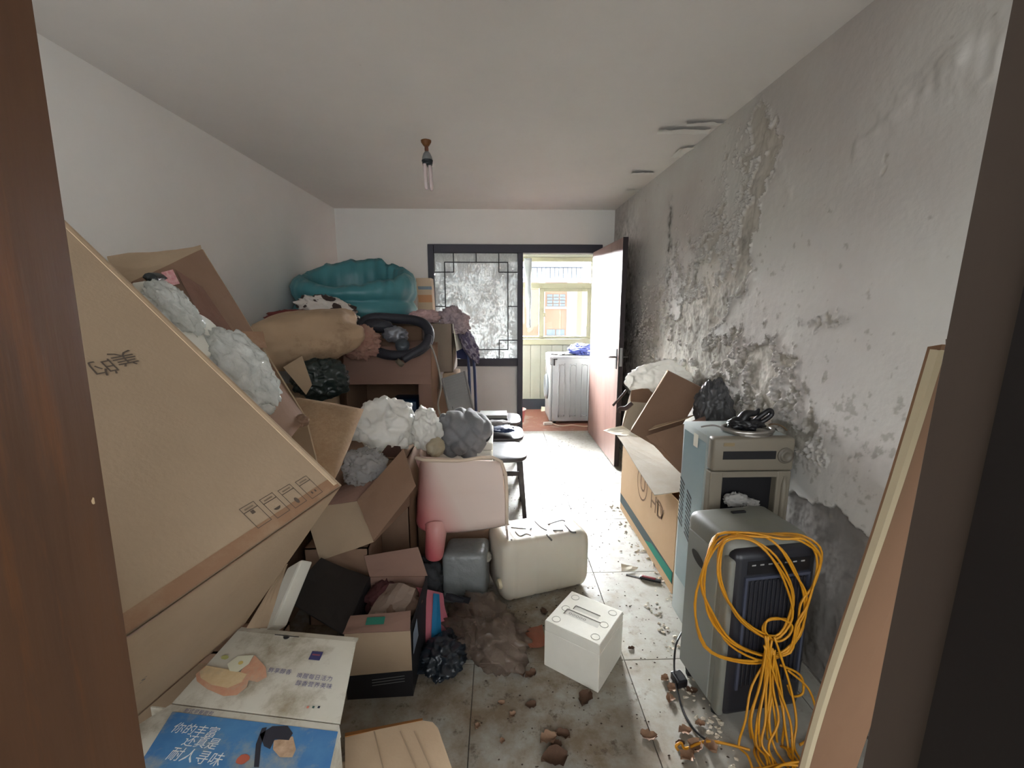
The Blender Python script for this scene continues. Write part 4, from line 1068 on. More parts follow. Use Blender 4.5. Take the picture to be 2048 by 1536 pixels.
# small figure print, reduced to plain shapes: dark hair, pale face, red dot
def tp_(x, y): return onT(x, y) + topn * .0024
HAIR = mat('dark_hair_print', (44, 44, 54), .6); SKINP = mat('pale_face_print', (206, 176, 148), .6, (150, 122, 92), 30, .4)
put('printed_shape', ([tp_(x, y) for x, y in ((520, 1470), (545, 1454), (575, 1453), (586, 1468), (578, 1482), (550, 1480), (540, 1500), (528, 1494))], [list(range(8))]), HAIR, gc)
put('printed_shape', ([tp_(x, y) for x, y in ((524, 1458), (534, 1456), (522, 1492), (518, 1536), (508, 1536), (512, 1490))], [list(range(6))]), HAIR, gc)
put('printed_shape', ([tp_(x, y) + topn * -.0004 for x, y in ((548, 1482), (572, 1478), (586, 1474), (592, 1500), (585, 1516), (560, 1516), (546, 1500))], [list(range(7))]), SKINP, gc)
put('printed_shape', disc_on(onT(486, 1520), gx, gy, 0, 0, .014, .012, topn, .0024, 16, wob=.2), mat('red_print', (176, 92, 72), .6), gc)
def onL(x, y): return UPL(x, y, fL, lidn)
def ls(x, y, s): return text(s, onL(x, y), gx, lidup, .0165, lidn, .0030, 1.15)
VINK = mat('violet_ink', (96, 92, 128), .7)
put('printed_text', ls(535, 1345, '鲜享醇香'), VINK, gc)
put('printed_text', ls(592, 1356, '唤醒每日活力'), VINK, gc)
put('printed_text', ls(590, 1371, '醇香营养美味'), VINK, gc)
lc_ = onL(632, 1313)
put('printed_mark', rect_on(lc_, gx, lidup, -.017, .017, -.014, .014, lidn, .0030), mat('navy_mark', (58, 58, 100), .6), gc)
put('printed_mark', rect_on(lc_, gx, lidup, -.012, .012, .0, .005, lidn, .0036), mat('red_mark', (128, 70, 84), .6), gc)
for i_, c_ in enumerate(((196, 120, 100), (60, 90, 84), (50, 56, 70))):
    put('printed_mark', rect_on(onL(616 + i_ * 11, 1416), gx, lidup, -.003, .003, -.003, .003, lidn, .0030), mat('swatch_%d' % i_, c_, .6), gc)
# toast and egg picture
CR = mat('crust_print', (194, 138, 112), .6, (206, 166, 136), 40, .5, col3=(176, 160, 138), scale3=14, lo3=.5, hi3=.75); BRD = mat('bread_print', (216, 194, 156), .6, (204, 176, 132), 60, .5, col3=(176, 162, 138), scale3=14, lo3=.5, hi3=.75)
EGG = mat('egg_white_print', (216, 214, 190), .6); YOLK = mat('yolk_print', (208, 186, 110), .6)
def lp_(pts, l): return [onL(x, y) + lidn * l for x, y in pts], [list(range(len(pts)))]
put('printed_picture', lp_([(392, 1350), (410, 1334), (470, 1348), (500, 1352), (494, 1376), (474, 1392), (448, 1394), (415, 1380), (394, 1364)], .0030), CR, gc)
put('printed_picture', lp_([(400, 1345), (414, 1333), (470, 1343), (494, 1350), (484, 1366), (456, 1378), (425, 1372), (402, 1358)], .0036), BRD, gc)
put('printed_picture', lp_([(478, 1350), (492, 1330), (510, 1312), (532, 1336), (534, 1356), (516, 1366), (496, 1362)], .0033), CR, gc)
put('printed_picture', lp_([(455, 1330), (476, 1314), (508, 1312), (498, 1330), (476, 1346), (460, 1344)], .0040), EGG, gc)
put('printed_picture', disc_on(onL(482, 1328), gx, lidup, 0, 0, .007, .006, lidn, .0046), YOLK, gc)
put('printed_picture', disc_on(onL(450, 1316), gx, lidup, 0, 0, .011, .007, lidn, .0030, wob=.3), mat('green_print', (172, 174, 112), .6), gc)
put('handle_slot', rect_on(onL(574, 1273), gx, lidup, -.04, .04, -.0015, .0015, lidn, .0030), BLACKP, gc)
put('thumb_notch', disc_on(onL(574, 1274), gx, lidup, 0, -.001, .010, .010, lidn, .0030, 12, pi, 2 * pi), BLACKP, gc)
kc_ = thing('flap_carton', (-.45, .95, 0), 'plain kraft carton with a rounded flap in front of the printed gift carton', 'box')
KZ = .285
put('side_panel', quad([(-.84, .62, 0), (-.20, .62, 0), (-.20, .62, KZ), (-.84, .62, KZ)], .005), CARD_L, kc_)
put('side_panel', quad([(-.20, .62, 0), (-.20, 1.06, 0), (-.20, 1.06, KZ), (-.20, .62, KZ)], .005), CARD_L, kc_)
put('side_panel', quad([(-.20, 1.06, 0), (-.84, 1.06, 0), (-.84, 1.06, KZ), (-.20, 1.06, KZ)], .005), CARD_L, kc_)
put('side_panel', quad([(-.84, 1.06, 0), (-.84, .62, 0), (-.84, .62, KZ), (-.84, 1.06, KZ)], .005), CARD_L, kc_)
fp = [U(690, 1475, Z=KZ + .01), U(760, 1458, Z=KZ + .01), U(845, 1441, Z=KZ + .01), U(865, 1444, Z=KZ + .01), U(876, 1456, Z=KZ + .01), U(912, 1560, Z=KZ), U(690, 1560, Z=KZ)]
put('flap', poly(fp, (0, 0, 1), -.006), CARD_L, kc_)
for xa, xb in ((748, 772), (800, 842), (828, 872)):
    a, b_ = U(xa, 1462, Z=KZ + .011), U(xb, 1560, Z=KZ + .011); s_ = V((.0015, 0, .0004))
    put('crease', ([a - s_, a + s_, b_ + s_, b_ - s_], [[0, 1, 2, 3]]), CARD, kc_)
put('flap_lip', quad([U(690, 1473, Z=KZ + .01), U(845, 1440, Z=KZ + .01), U(845, 1436, Z=KZ - .02), U(690, 1466, Z=KZ - .02)], .003), mat('orange_edge', (176, 118, 56), .7), kc_)

# -------- black printed open carton
sY0 = 1.55; sxa, sxb = -.60, -.345
sZ = U(760, 1265, Y=sY0).z
sY1 = U(838, 1152, Z=sZ).y
bk = thing('black_carton', ((sxa + sxb) / 2, (sY0 + sY1) / 2, 0), 'open carton with black printed sides and papers inside on the floor', 'box')
put('front_panel', quad([(sxa, sY0, 0), (sxb, sY0 + .01, 0), (sxb, sY0 + .01, sZ), (sxa, sY0, sZ)], .005), CARD, bk)
put('printed_band', quad([(sxa - .001, sY0 - .002, .0), (sxb + .001, sY0 + .008, .0), (sxb + .001, sY0 + .008, .115), (sxa - .001, sY0 - .002, .105)], .001), BLACKP, bk)
for k in range(3): put('printed_line', quad([(sxa + .1, sY0 - .0035, .085 - k * .012), (sxb - .03, sY0 + .0065, .092 - k * .012), (sxb - .03, sY0 + .0065, .095 - k * .012), (sxa + .1, sY0 - .0035, .088 - k * .012)], .0008), mat('grey_print', (104, 104, 104), .7), bk)
put('side_panel', quad([(sxb, sY0 + .01, 0), (sxb + .01, sY1, 0), (sxb + .01, sY1, sZ), (sxb, sY0 + .01, sZ)], .005), BLACKP, bk)
put('side_panel', quad([(sxa, sY1, 0), (sxa, sY0, 0), (sxa, sY0, sZ), (sxa, sY1, sZ)], .005), BLACKP, bk)
put('back_panel', quad([(sxb, sY1, 0), (sxa, sY1, 0), (sxa, sY1, sZ), (sxb, sY1, sZ)], .005), CARD_P, bk)
put('flap', quad([V((sxa, sY1, sZ)), V((sxb + .012, sY1, sZ)), U(836, 1094, Y=sY1 + .05), U(728, 1112, Y=sY1 + .05)], .005, 3, .005, 2), CARD_P, bk)
put('flap', quad([V((sxa, sY0, sZ)), V((sxa, sY1, sZ)), U(642, 1117, Y=sY1 - .02), U(566, 1196, Y=1.66)], .005, 4, .008, 5), mat('black_flap', (38, 35, 34), .55, (30, 28, 28), 5, .5), bk)
put('flap', quad([V((sxa, sY0 - .002, sZ)), V((sxb, sY0 + .008, sZ)), V((sxb - .01, sY0 + .075, sZ + .035)), V((sxa + .01, sY0 + .065, sZ + .025))], .004, 3, .004, 6), CARD_P, bk)
put('green_tape', rect_on(V((sxa + .04, sY0 + .02, sZ + .0155)), (1, .04, 0), (0, 1, .42), .04, .11, .0, .03, (0, -.4, 1), .002), mat('green_tape', (38, 110, 92), .4), bk)
put('scuff', quad([(sxb + .0065, sY0 + .02, .18), (sxb + .008, sY0 + .12, .18), (sxb + .008, sY0 + .10, sZ - .02), (sxb + .0065, sY0 + .03, sZ - .03)], .0006), mat('pale_blue_scuff', (130, 140, 156), .7), bk)
put('paper_bag', blob(V((-.45, 1.78, sZ - .06)), (.11, .13, .07), 4, .3, 2.5, 5, .04, 3, facet=.8), mat('brown_paper', (122, 98, 84), .8, (108, 84, 70), 8, .5), label='crumpled brown paper bag inside the black printed carton', cat='paper bag', smooth=True)
put('paper', quad([V((-.56, 1.68, sZ - .05)), V((-.40, 1.64, sZ - .03)), V((-.37, 1.80, sZ + .02)), V((-.50, 1.86, sZ + .01))], .002, 5, .03, 8), mat('dull_paper', (140, 122, 110), .8), label='folded dull paper sheet lying over the paper bag', cat='paper')
put('cloth', blob(V((-.53, 1.86, sZ - .07)), (.07, .10, .06), 12, .3, 3, 4, .2, 4), mat('dark_red_cloth', (84, 46, 48), .9), label='dark red cloth stuffed in the back of the black carton', cat='cloth', smooth=True)

# -------- open carton with torn flap above it
rc = thing('torn_carton', U(690, 1080, Y=1.98), 'brown carton with a big torn flap hanging out and clear plastic inside', 'box')
r0, r1, r2, r3 = U(608, 1018, Y=1.92), U(716, 1002, Y=1.96), U(748, 1084, Y=1.98), U(640, 1122, Y=1.94)
put('front_panel', quad([r3, r2, r1, r0], .005, 3, .006, 4), CARD, rc)
put('flap', quad([U(714, 1001, Y=1.95), U(748, 1081, Y=1.86), U(832, 972, Y=1.92), U(806, 897, Y=2.06)], .005, 6, .010, 9, rag=.004), CARD_D, rc)
put('flap', quad([r0, r1, U(766, 952, Y=2.06), U(690, 968, Y=2.08)], .005, 3, .010, 2), CARD_P, rc)
put('side_panel', quad([r2, U(820, 1010, Y=2.24), U(815, 915, Y=2.26), r1], .005), CARD_D, rc)
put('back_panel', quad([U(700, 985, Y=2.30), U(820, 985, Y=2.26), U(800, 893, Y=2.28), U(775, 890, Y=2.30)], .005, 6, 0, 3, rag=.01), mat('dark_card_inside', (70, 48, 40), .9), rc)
put('plastic_bag', blob(U(728, 935, Y=2.10), (.10, .08, .085), 17, .3, 2.0, 5, 0, 2.5, facet=.5, nf=16, vor=.22), CLEARB, label='clear crumpled plastic bag sticking out of the torn carton', cat='bag', smooth=True)
carton('carton', (-.92, 1.98, 0), (.30, 0, 0), (0, .24, 0), (0, 0, .40), CARD_D, 'brown carton on the floor below the torn carton')

# -------- burlap sack and kraft sack
BURL = mat('woven_burlap', (166, 140, 112), .95, (148, 122, 96), 60, .5, 4, bump=.8, bscale=160, bdist=.002, col3=(140, 110, 82), scale3=4, lo3=.5, hi3=.7)
put('burlap_sack', pillow([U(578, 960, Y=1.74), U(668, 962, Y=1.72), U(728, 818, Y=2.10), U(570, 792, Y=2.16)], .06, 20, 3), BURL, label='flat burlap sack slumped behind the appliance carton', cat='sack', smooth=True)
KRS = mat('kraft_paper_sack', (170, 145, 118), .8, (154, 129, 103), 3, .5, 6, bump=.35, bscale=18, bdist=.01, col3=(110, 84, 62), scale3=3, lo3=.55, hi3=.75)
put('kraft_sack', blob(U(602, 674, Y=2.82), (.34, .25, .165), 24, .14, 1.5, 5, .03, 2.5, 2.6, rot=rotz(18) @ roty(-8), facet=.45, nf=20), KRS, label='long dusty kraft paper sack lying under the patterned blanket', cat='sack', smooth=True)
carton('carton', (-1.76, 2.30, 0), (.62, 0, 0), (0, .9, 0), (0, 0, .98), CARD, 'brown carton under the kraft paper sack by the left wall')
put('cardboard_sheet', quad([U(566, 735, Y=2.42), U(604, 712, Y=2.50), U(624, 770, Y=2.46), U(612, 790, Y=2.40)], .004, 2, .004, 3), CARD, label='bent cardboard piece below the kraft paper sack', cat='cardboard')
put('garbage_bag', blob(U(640, 758, Y=2.60), (.16, .14, .125), 27, .2, 2.2, 5, 0, 3, facet=.6, vor=.14), mat('black_green_film', (24, 34, 32), .3, (34, 48, 46), 9, .5, spec=.6), label='black green plastic bag under the kraft paper sack', cat='bag', smooth=True)

# -------- carton with hanging flap and blue bin
hY, hx0, hx1 = 3.30, U(691, 760, Y=3.30).x, U(864, 760, Y=3.30).x
hZ = U(780, 693, Y=hY).z
hc = thing('flap_front_carton', ((hx0 + hx1) / 2, hY + .25, .30), 'big brown carton with its front flap hanging over a dark opening', 'box')
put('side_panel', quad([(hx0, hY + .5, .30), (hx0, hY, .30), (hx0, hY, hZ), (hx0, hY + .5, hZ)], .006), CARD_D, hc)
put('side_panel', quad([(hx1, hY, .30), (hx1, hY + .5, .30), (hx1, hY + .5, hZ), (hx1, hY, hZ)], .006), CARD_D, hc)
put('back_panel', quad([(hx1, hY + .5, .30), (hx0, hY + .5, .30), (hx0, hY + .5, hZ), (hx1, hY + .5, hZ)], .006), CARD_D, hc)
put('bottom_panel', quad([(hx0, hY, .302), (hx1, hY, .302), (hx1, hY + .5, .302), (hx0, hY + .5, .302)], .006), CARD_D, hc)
put('front_flap', quad([U(688, 769, Y=hY - .04), U(862, 768, Y=hY - .04), V((hx1, hY - .004, hZ)), V((hx0, hY - .004, hZ))], .006, 4, .005, 3), CARD_P, hc)
put('front_strip', quad([V((U(838, 800, Y=hY).x, hY + .004, .31)), V((hx1, hY + .004, .31)), V((hx1, hY + .004, hZ - .02)), V((U(838, 800, Y=hY).x, hY + .004, hZ - .02))], .005), CARD_P, hc)
put('top_flap', quad([(hx0, hY, hZ), (hx1, hY, hZ), (hx1, hY + .49, hZ + .004), (hx0, hY + .49, hZ + .004)], .006), CARD_P, hc)
carton('carton', (hx0, hY - .02, 0), (hx1 - hx0, 0, 0), (0, .52, 0), (0, 0, .295), CARD_D, 'low dark carton under the big carton with the hanging flap')
bz = .31
put('blue_bin', bevel(box(U(778, 800, Y=hY + .08).x, U(834, 800, Y=hY + .08).x, hY + .06, hY + .34, bz, bz + .50), .015, 2), mat('deep_blue_plastic', (24, 62, 96), .4), label='deep blue plastic bin inside the dark opening of the big carton', cat='bin', auto=40)

# -------- oval padded ring with its grip
RING = mat('black_padding', (30, 30, 38), .55, (40, 40, 48), 20, .5, bump=.2, bscale=80)
rg = thing('padded_ring', U(790, 716, Y=3.2) + V((0, .1, 0)), 'black padded oval ring with a grip lying on the big carton', 'ring')
rp = [(722, 652, 3.30), (729, 686, 3.24), (768, 708, 3.18), (818, 709, 3.17), (852, 690, 3.22), (858, 662, 3.28), (838, 643, 3.34), (790, 637, 3.38), (744, 636, 3.36)]
put('ring_tube', tube([U(x, y, Y=d) for x, y, d in rp], .036, 12, closed=True, sub=5), RING, rg, smooth=True)
put('grip', tube([U(858, 672, Y=3.20), U(852, 690, Y=3.16), U(828, 706, Y=3.12), U(806, 720, Y=3.10)], .026, 10), RING, rg, smooth=True)
put('grip_cap', lathe([(.03, 0), (.03, .03), (.02, .035)], U(803, 722, Y=3.10), 14, (-.6, -.2, -.6)), mat('olive_cap', (88, 80, 66), .4), rg, smooth=True)
put('pad', blob(U(752, 652, Y=3.30), (.12, .05, .05), 3, .15, 2, 4), RING, rg, smooth=True)
put('metal_bracket', blob(U(790, 670, Y=3.28), (.085, .05, .06), 8, .3, 2.2, 4, .1, 3), mat('grey_metal', (136, 138, 146), .35, (100, 102, 108), 8, .5, metal=.4), rg, smooth=True)
put('pulley', lathe([(.045, 0), (.05, .01), (.05, .03), (.02, .045), (.0, .045)], U(805, 692, Y=3.22), 20, (.2, -1, .3)), mat('dark_pulley', (60, 66, 72), .3), rg, smooth=True)
put('cord', tube([U(857, 682, Y=3.2), U(868, 706, Y=3.2), U(878, 742, Y=3.18), U(882, 775, Y=3.18), U(876, 806, Y=3.18), U(880, 830, Y=3.15)], .007, 6), mat('grey_cord', (128, 122, 114), .7), label='grey braided cord hanging down from the padded ring', cat='cord', smooth=True)

# -------- teal inflatable pool on the stack in the corner
carton('carton', (-1.76, 3.84, 0), (1.12, 0, 0), (0, .80, 0), (0, 0, 1.36), CARD_D, 'tall brown carton in the corner under the inflatable pool')
pc = V((-1.245, 4.06, 1.40)); NA = 120
TEAL = mat('teal_vinyl', (70, 132, 138), .38, (56, 116, 124), 2.5, .6, 5, bump=.25, bscale=9, bdist=.02, spec=.55)
vs = []; fs = []
prof = [(.80, .0), (.93, .005), (1.0, .05), (1.0, .10), (.95, .145), (.925, .16), (.95, .175), (1.0, .22), (1.01, .28), (.96, .33), (.88, .36), (.78, .34), (.74, .28), (.72, .20), (.68, .12), (.55, .08), (.25, .07), (.0, .07)]
rx_, ry_ = .525, .44
for i in range(NA):
    a = 2 * pi * i / NA; ca, sa = cos(a), sin(a)
    back = max(0, sa); front = max(0, -sa)
    hgt = 1 + .42 * back - .28 * front ** 2 + .10 * mnoise.noise(V((ca * 2.2, sa * 2.2, 3))) + .05 * mnoise.noise(V((ca * 7, sa * 7, 1)))
    for j, (r, h) in enumerate(prof):
        up = max(0, (h - .16) / .2)
        fold = 1 + .035 * mnoise.noise(V((ca * 4, sa * 4, h * 9))) + up * .05 * mnoise.noise(V((ca * 9, sa * 9, h * 4 + 5)))
        hh = h if h < .17 else .17 + (h - .17) * (hgt * 2.05 - .9 if j > 5 else 1)
        rr = r * fold
        if j > 9: rr -= .10 * back * up * (1 + .8 * mnoise.noise(V((ca * 6, sa * 6, 9))))
        vs.append(pc + V((ca * rx_ * rr, sa * ry_ * rr, hh + (.02 * mnoise.noise(V((ca * 5, sa * 5, 7))) if j > 5 else 0))))
k = len(prof)
for i in range(NA):
    for j in range(k - 1): fs.append([i * k + j, ((i + 1) % NA) * k + j, ((i + 1) % NA) * k + j + 1, i * k + j + 1])
pool = thing('inflatable_pool', pc, 'half deflated teal inflatable pool on top of the corner stack', 'inflatable pool')
put('pool_wall', (vs, fs), TEAL, pool, smooth=True)
put('air_valve', lathe([(.02, 0), (.02, .006), (.012, .009), (.012, .016)], U(797, 556, Y=4.36), 14, (-.4, -1, .4)), mat('pale_valve', (160, 150, 138), .4), pool, smooth=True)

# -------- blanket and cloths
def checker_mat(name, c1, c2, sc):
    m = mat(name, c1, .95, bump=.4, bscale=60)
    N = m.node_tree.nodes; L = m.node_tree.links
    tcn = N.new('ShaderNodeTexCoord'); ck = N.new('ShaderNodeTexVoronoi'); ck.inputs['Scale'].default_value = sc
    L.new(tcn.outputs['Object'], ck.inputs['Vector'])
    rr = N.new('ShaderNodeValToRGB'); rr.color_ramp.elements[0].position = .50; rr.color_ramp.elements[1].position = .54
    rr.color_ramp.elements[0].color = lin(c2); rr.color_ramp.elements[1].color = lin(c1)
    L.new(ck.outputs['Distance'], rr.inputs[0]); L.new(rr.outputs[0], N['Principled BSDF'].inputs['Base Color'])
    return m
put('blanket', blob(U(655, 622, Y=3.42), (.21, .16, .10), 31, .25, 2, 5, .12, 4, rot=roty(14)), checker_mat('spotted_fleece', (206, 198, 190), (66, 52, 48), 9), label='white fleece blanket with dark brown spots below the inflatable pool', cat='blanket', smooth=True)
put('cloth', blob(U(585, 634, Y=3.2), (.16, .13, .05), 33, .25, 2, 4, .15, 4), mat('maroon_cloth', (110, 52, 48), .95), label='maroon cloth along the left wall behind the kraft paper sack', cat='cloth', smooth=True)
put('cloth', blob(U(716, 684, Y=3.12), (.13, .08, .10), 35, .3, 2, 5, .05, 4, vor=.2), mat('dusty_pink_cloth', (138, 88, 84), .95, (168, 140, 120), 5, .4), label='dusty pink and beige cloth tucked left of the padded ring', cat='cloth', smooth=True)
PINK = mat('pale_pink_cloth', (196, 160, 158), .95, (176, 150, 148), 8, .5, bump=.3, bscale=30)
put('cloth', blob(U(848, 634, Y=3.78), (.13, .10, .055), 37, .25, 2.2, 5, .18, 4), PINK, label='pale pink cloth piled on the stack of cartons', cat='cloth', smooth=True)
put('cloth', blob(U(908, 642, Y=3.78), (.12, .10, .10), 39, .3, 2.2, 5, .2, 3.5, rot=roty(30)), mat('pink_grey_cloth', (176, 156, 158), .95, (140, 126, 132), 14, .4), label='pink and grey cloth peaking beside the frosted pane', cat='cloth', smooth=True)
put('cloth', blob(U(938, 688, Y=3.86), (.055, .06, .16), 41, .25, 2.2, 5, .2, 4, rot=roty(-24)), checker_mat('printed_cotton', (132, 124, 136), (92, 84, 104), 24), label='printed grey cloth hanging down by the blue folding rack', cat='cloth', smooth=True)

# -------- stack of cartons by the frosted pane
carton('carton', (U(866, 740, Y=3.62).x, 3.62, 0), (.22, 0, 0), (0, .46, 0), (0, 0, .86), CARD_D, 'dark carton at the bottom of the stack near the frosted pane')
cI = thing('upper_carton', (U(895, 740, Y=3.66).x, 3.86, .97), 'grey brown carton with a white flap on top of the stack near the pane', 'box')
ix0, ix1, iz0, iz1 = U(862, 700, Y=3.66).x, U(905, 700, Y=3.66).x, .99, U(880, 648, Y=3.66).z
GC = mat('grey_brown_card', (132, 118, 104), .85, (120, 106, 92), 4, .5)
put('side_panel', quad([(ix0, 3.66, iz0), (ix1, 3.66, iz0), (ix1, 3.66, iz1), (ix0, 3.66, iz1)], .005), GC, cI)
put('side_panel', quad([(ix1, 3.66, iz0), (ix1, 4.06, iz0), (ix1, 4.06, iz1), (ix1, 3.66, iz1)], .005), GC, cI)
put('side_panel', quad([(ix0, 4.06, iz0), (ix0, 3.66, iz0), (ix0, 3.66, iz1), (ix0, 4.06, iz1)], .005), GC, cI)
put('side_panel', quad([(ix1, 4.06, iz0), (ix0, 4.06, iz0), (ix0, 4.06, iz1), (ix1, 4.06, iz1)], .005), GC, cI)
put('top_flap', quad([(ix0, 3.66, iz1), (ix1, 3.66, iz1), (ix1, 4.06, iz1 + .003), (ix0, 4.06, iz1 + .003)], .005), GC, cI)
put('flap', quad([V((ix1 + .004, 3.67, iz1)), V((ix1 + .004, 4.05, iz1)), U(926, 696, Y=4.04), U(913, 702, Y=3.68)], .004, 2), FOAM, cI)
put('small_box', bevel(box(U(884, 730, Y=3.6).x, U(914, 730, Y=3.6).x, 3.62, 3.9, .865, .985), .01, 2), CARD, label='small rounded carton squeezed under the upper carton of the stack', cat='box')
jx0, jx1 = U(836, 590, Y=4.4).x, U(862, 590, Y=4.4).x
J = thing('printed_box', ((jx0 + jx1) / 2, 4.48, U(850, 632, Y=4.4).z), 'upright pale box with orange print beside the inflatable pool', 'box')
jz0, jz1 = 1.365, U(850, 556, Y=4.4).z
put('box_body', bevel(obox((jx0, 4.4, jz0), (jx1 - jx0 + .02, 0, 0), (0, .16, 0), (-.015, 0, jz1 - jz0)), .003, 1), mat('cream_print', (210, 186, 158), .7), J)
put('printed_band', quad([(jx0 + .005, 4.3985, jz0 + .19), (jx1 + .012, 4.3985, jz0 + .19), (jx1 + .008, 4.3985, jz0 + .26), (jx0, 4.3985, jz0 + .26)], .0008), mat('orange_print', (206, 150, 108), .7), J)
put('printed_band', quad([(jx0 + .005, 4.3985, jz0 + .31), (jx1 + .012, 4.3985, jz0 + .31), (jx1 + .008, 4.3985, jz0 + .34), (jx0, 4.3985, jz0 + .34)], .0008), mat('grey_blue_print', (132, 146, 156), .7), J)
# grey plastic folding stool leaning on the stack
GP = mat('grey_plastic', (126, 124, 122), .45, (112, 110, 108), 5, .5)
fs_ = thing('folding_stool', U(925, 840, Y=3.42), 'folded grey plastic stool with ribbed slats leaning on the cartons', 'stool')
s0, s1, s2, s3 = U(905, 850, Y=3.38), U(952, 846, Y=3.42), U(929, 742, Y=3.52), U(884, 757, Y=3.48)
s0 = s3 + (s0 - s3) * ((s3.z - .03) / (s3.z - s0.z)); s1 = s2 + (s1 - s2) * ((s2.z - .03) / (s2.z - s1.z))
put('panel', quad([s0, s1, s2, s3], .018), GP, fs_)
nq = (s1 - s0).cross(s3 - s0).normalized()
if nq.dot(CAM - s0) < 0: nq = -nq
for k in range(8):
    t0 = .98 - k * .022; t1 = t0 - .011
    a, b_, c_, d_ = s0.lerp(s3, t1).lerp(s1.lerp(s2, t1), .08), s0.lerp(s3, t1).lerp(s1.lerp(s2, t1), .92), s0.lerp(s3, t0).lerp(s1.lerp(s2, t0), .92), s0.lerp(s3, t0).lerp(s1.lerp(s2, t0), .08)
    put('slat', quad([a + nq * .006, b_ + nq * .006, c_ + nq * .006, d_ + nq * .006], .007), GP, fs_)
for t0, t1 in ((.74, .765), (.63, .645)):
    a, b_, c_, d_ = [s0.lerp(s3, t).lerp(s1.lerp(s2, t), s) + nq * .0015 for t, s in ((t0, .15), (t0, .85), (t1, .85), (t1, .15))]
    put('hand_slot', quad([a, b_, c_, d_], .001), DKPLAST, fs_)
put('edge_rib', tube([s0, s3], .010, 6, sub=1), GP, fs_); put('edge_rib', tube([s1, s2], .010, 6, sub=1), GP, fs_)
bl = thing('folding_rack', U(944, 860, Y=3.95), 'dark blue folded metal rack standing behind the grey stool', 'rack')
BLU = mat('navy_metal', (34, 48, 84), .4)
for xo in (0, 11):
    put('leg', tube([U(930 + xo, 668, Y=3.95), U(938 + xo, 740, Y=3.95), V((U(944 + xo, 850, Y=3.95).x, 3.95, .012))], .013, 8, sub=2), BLU, bl, smooth=True)
put('crossbar', tube([U(930, 676, Y=3.95), U(941, 676, Y=3.95)], .012, 8, sub=1), BLU, bl)
put('seat_cloth', quad([U(910, 660, Y=3.98), U(940, 664, Y=3.96), U(944, 720, Y=3.96), U(914, 716, Y=3.98)], .006, 3, .01, 4), mat('navy_cloth', (40, 46, 82), .8), bl)

# -------- white bags, foam box, cushion
carton('carton', (-.93, 2.26, 0), (.45, 0, 0), (0, .62, 0), (0, 0, .74), CARD_D, 'brown carton under the white plastic bags')
carton('carton', (-.47, 2.42, 0), (.44, 0, 0), (0, .52, 0), (0, 0, .45), CARD_D, 'low brown carton under the white foam box')
fbx = thing('foam_box', (-.18, 2.66, .455), 'white foam box under the grey quilted cushion', 'foam box')
put('box_body', bevel(box(-.38, U(984, 890, Y=2.50).x, 2.50, 2.9, .457, .70), .01, 2), FOAM, fbx)
put('lid', bevel(box(-.385, U(984, 890, Y=2.50).x + .004, 2.496, 2.905, .702, .745), .008, 2), FOAM, fbx)
put('bag', blob(U(768, 852, Y=2.42), (.175, .15, .15), 51, .28, 1.7, 5, 0, 3, zmin=.742, facet=.5, vor=.17, vs_=1.8), WHITEB, label='big white plastic bag slumped beside the burlap sack', cat='bag', smooth=True)
put('bag', blob(U(852, 862, Y=2.44), (.085, .10, .125), 53, .28, 1.9, 5, 0, 3, zmin=.742, facet=.5, vor=.18, vs_=1.8), WHITEB, label='small knotted white plastic bag next to the grey cushion', cat='bag', smooth=True)
put('bag', blob(U(872, 893, Y=2.36), (.055, .08, .05), 55, .2, 2.2, 4, .04, 3, rot=roty(-20), facet=.7), sheet('yellowed_film', (196, 184, 158), .1, .3, .4, bump=.5, bscale=18), label='yellowed plastic pouch below the small white bag', cat='bag', smooth=True)
cq = U(928, 866, Y=2.60)
vs, fs = blob(cq, (.155, .17, .125), 57, .12, 1.6, 5, .0, 4, 2.6, rot=roty(14))
q_ = []
for v in vs:
    d = v - cq; n = d.normalized(); a = (d.x + d.z * .9) * 26; b_ = (d.x - d.z * .9 + d.y * .6) * 26
    g = min(abs(sin(a)), abs(sin(b_))); q_.append(v + n * (.026 * (1 - math.exp(-(g / .35) ** 2)) - .012))
q_ = [V((v.x, v.y, max(v.z, .748))) if v.y > 2.5 else v for v in q_]
put('cushion', (q_, fs), mat('grey_quilt', (126, 126, 128), .85, (110, 110, 112), 14, .5, bump=.2, bscale=120, sheen=.2), label='dark grey quilted cushion folded on the white foam box', cat='cushion', smooth=True)

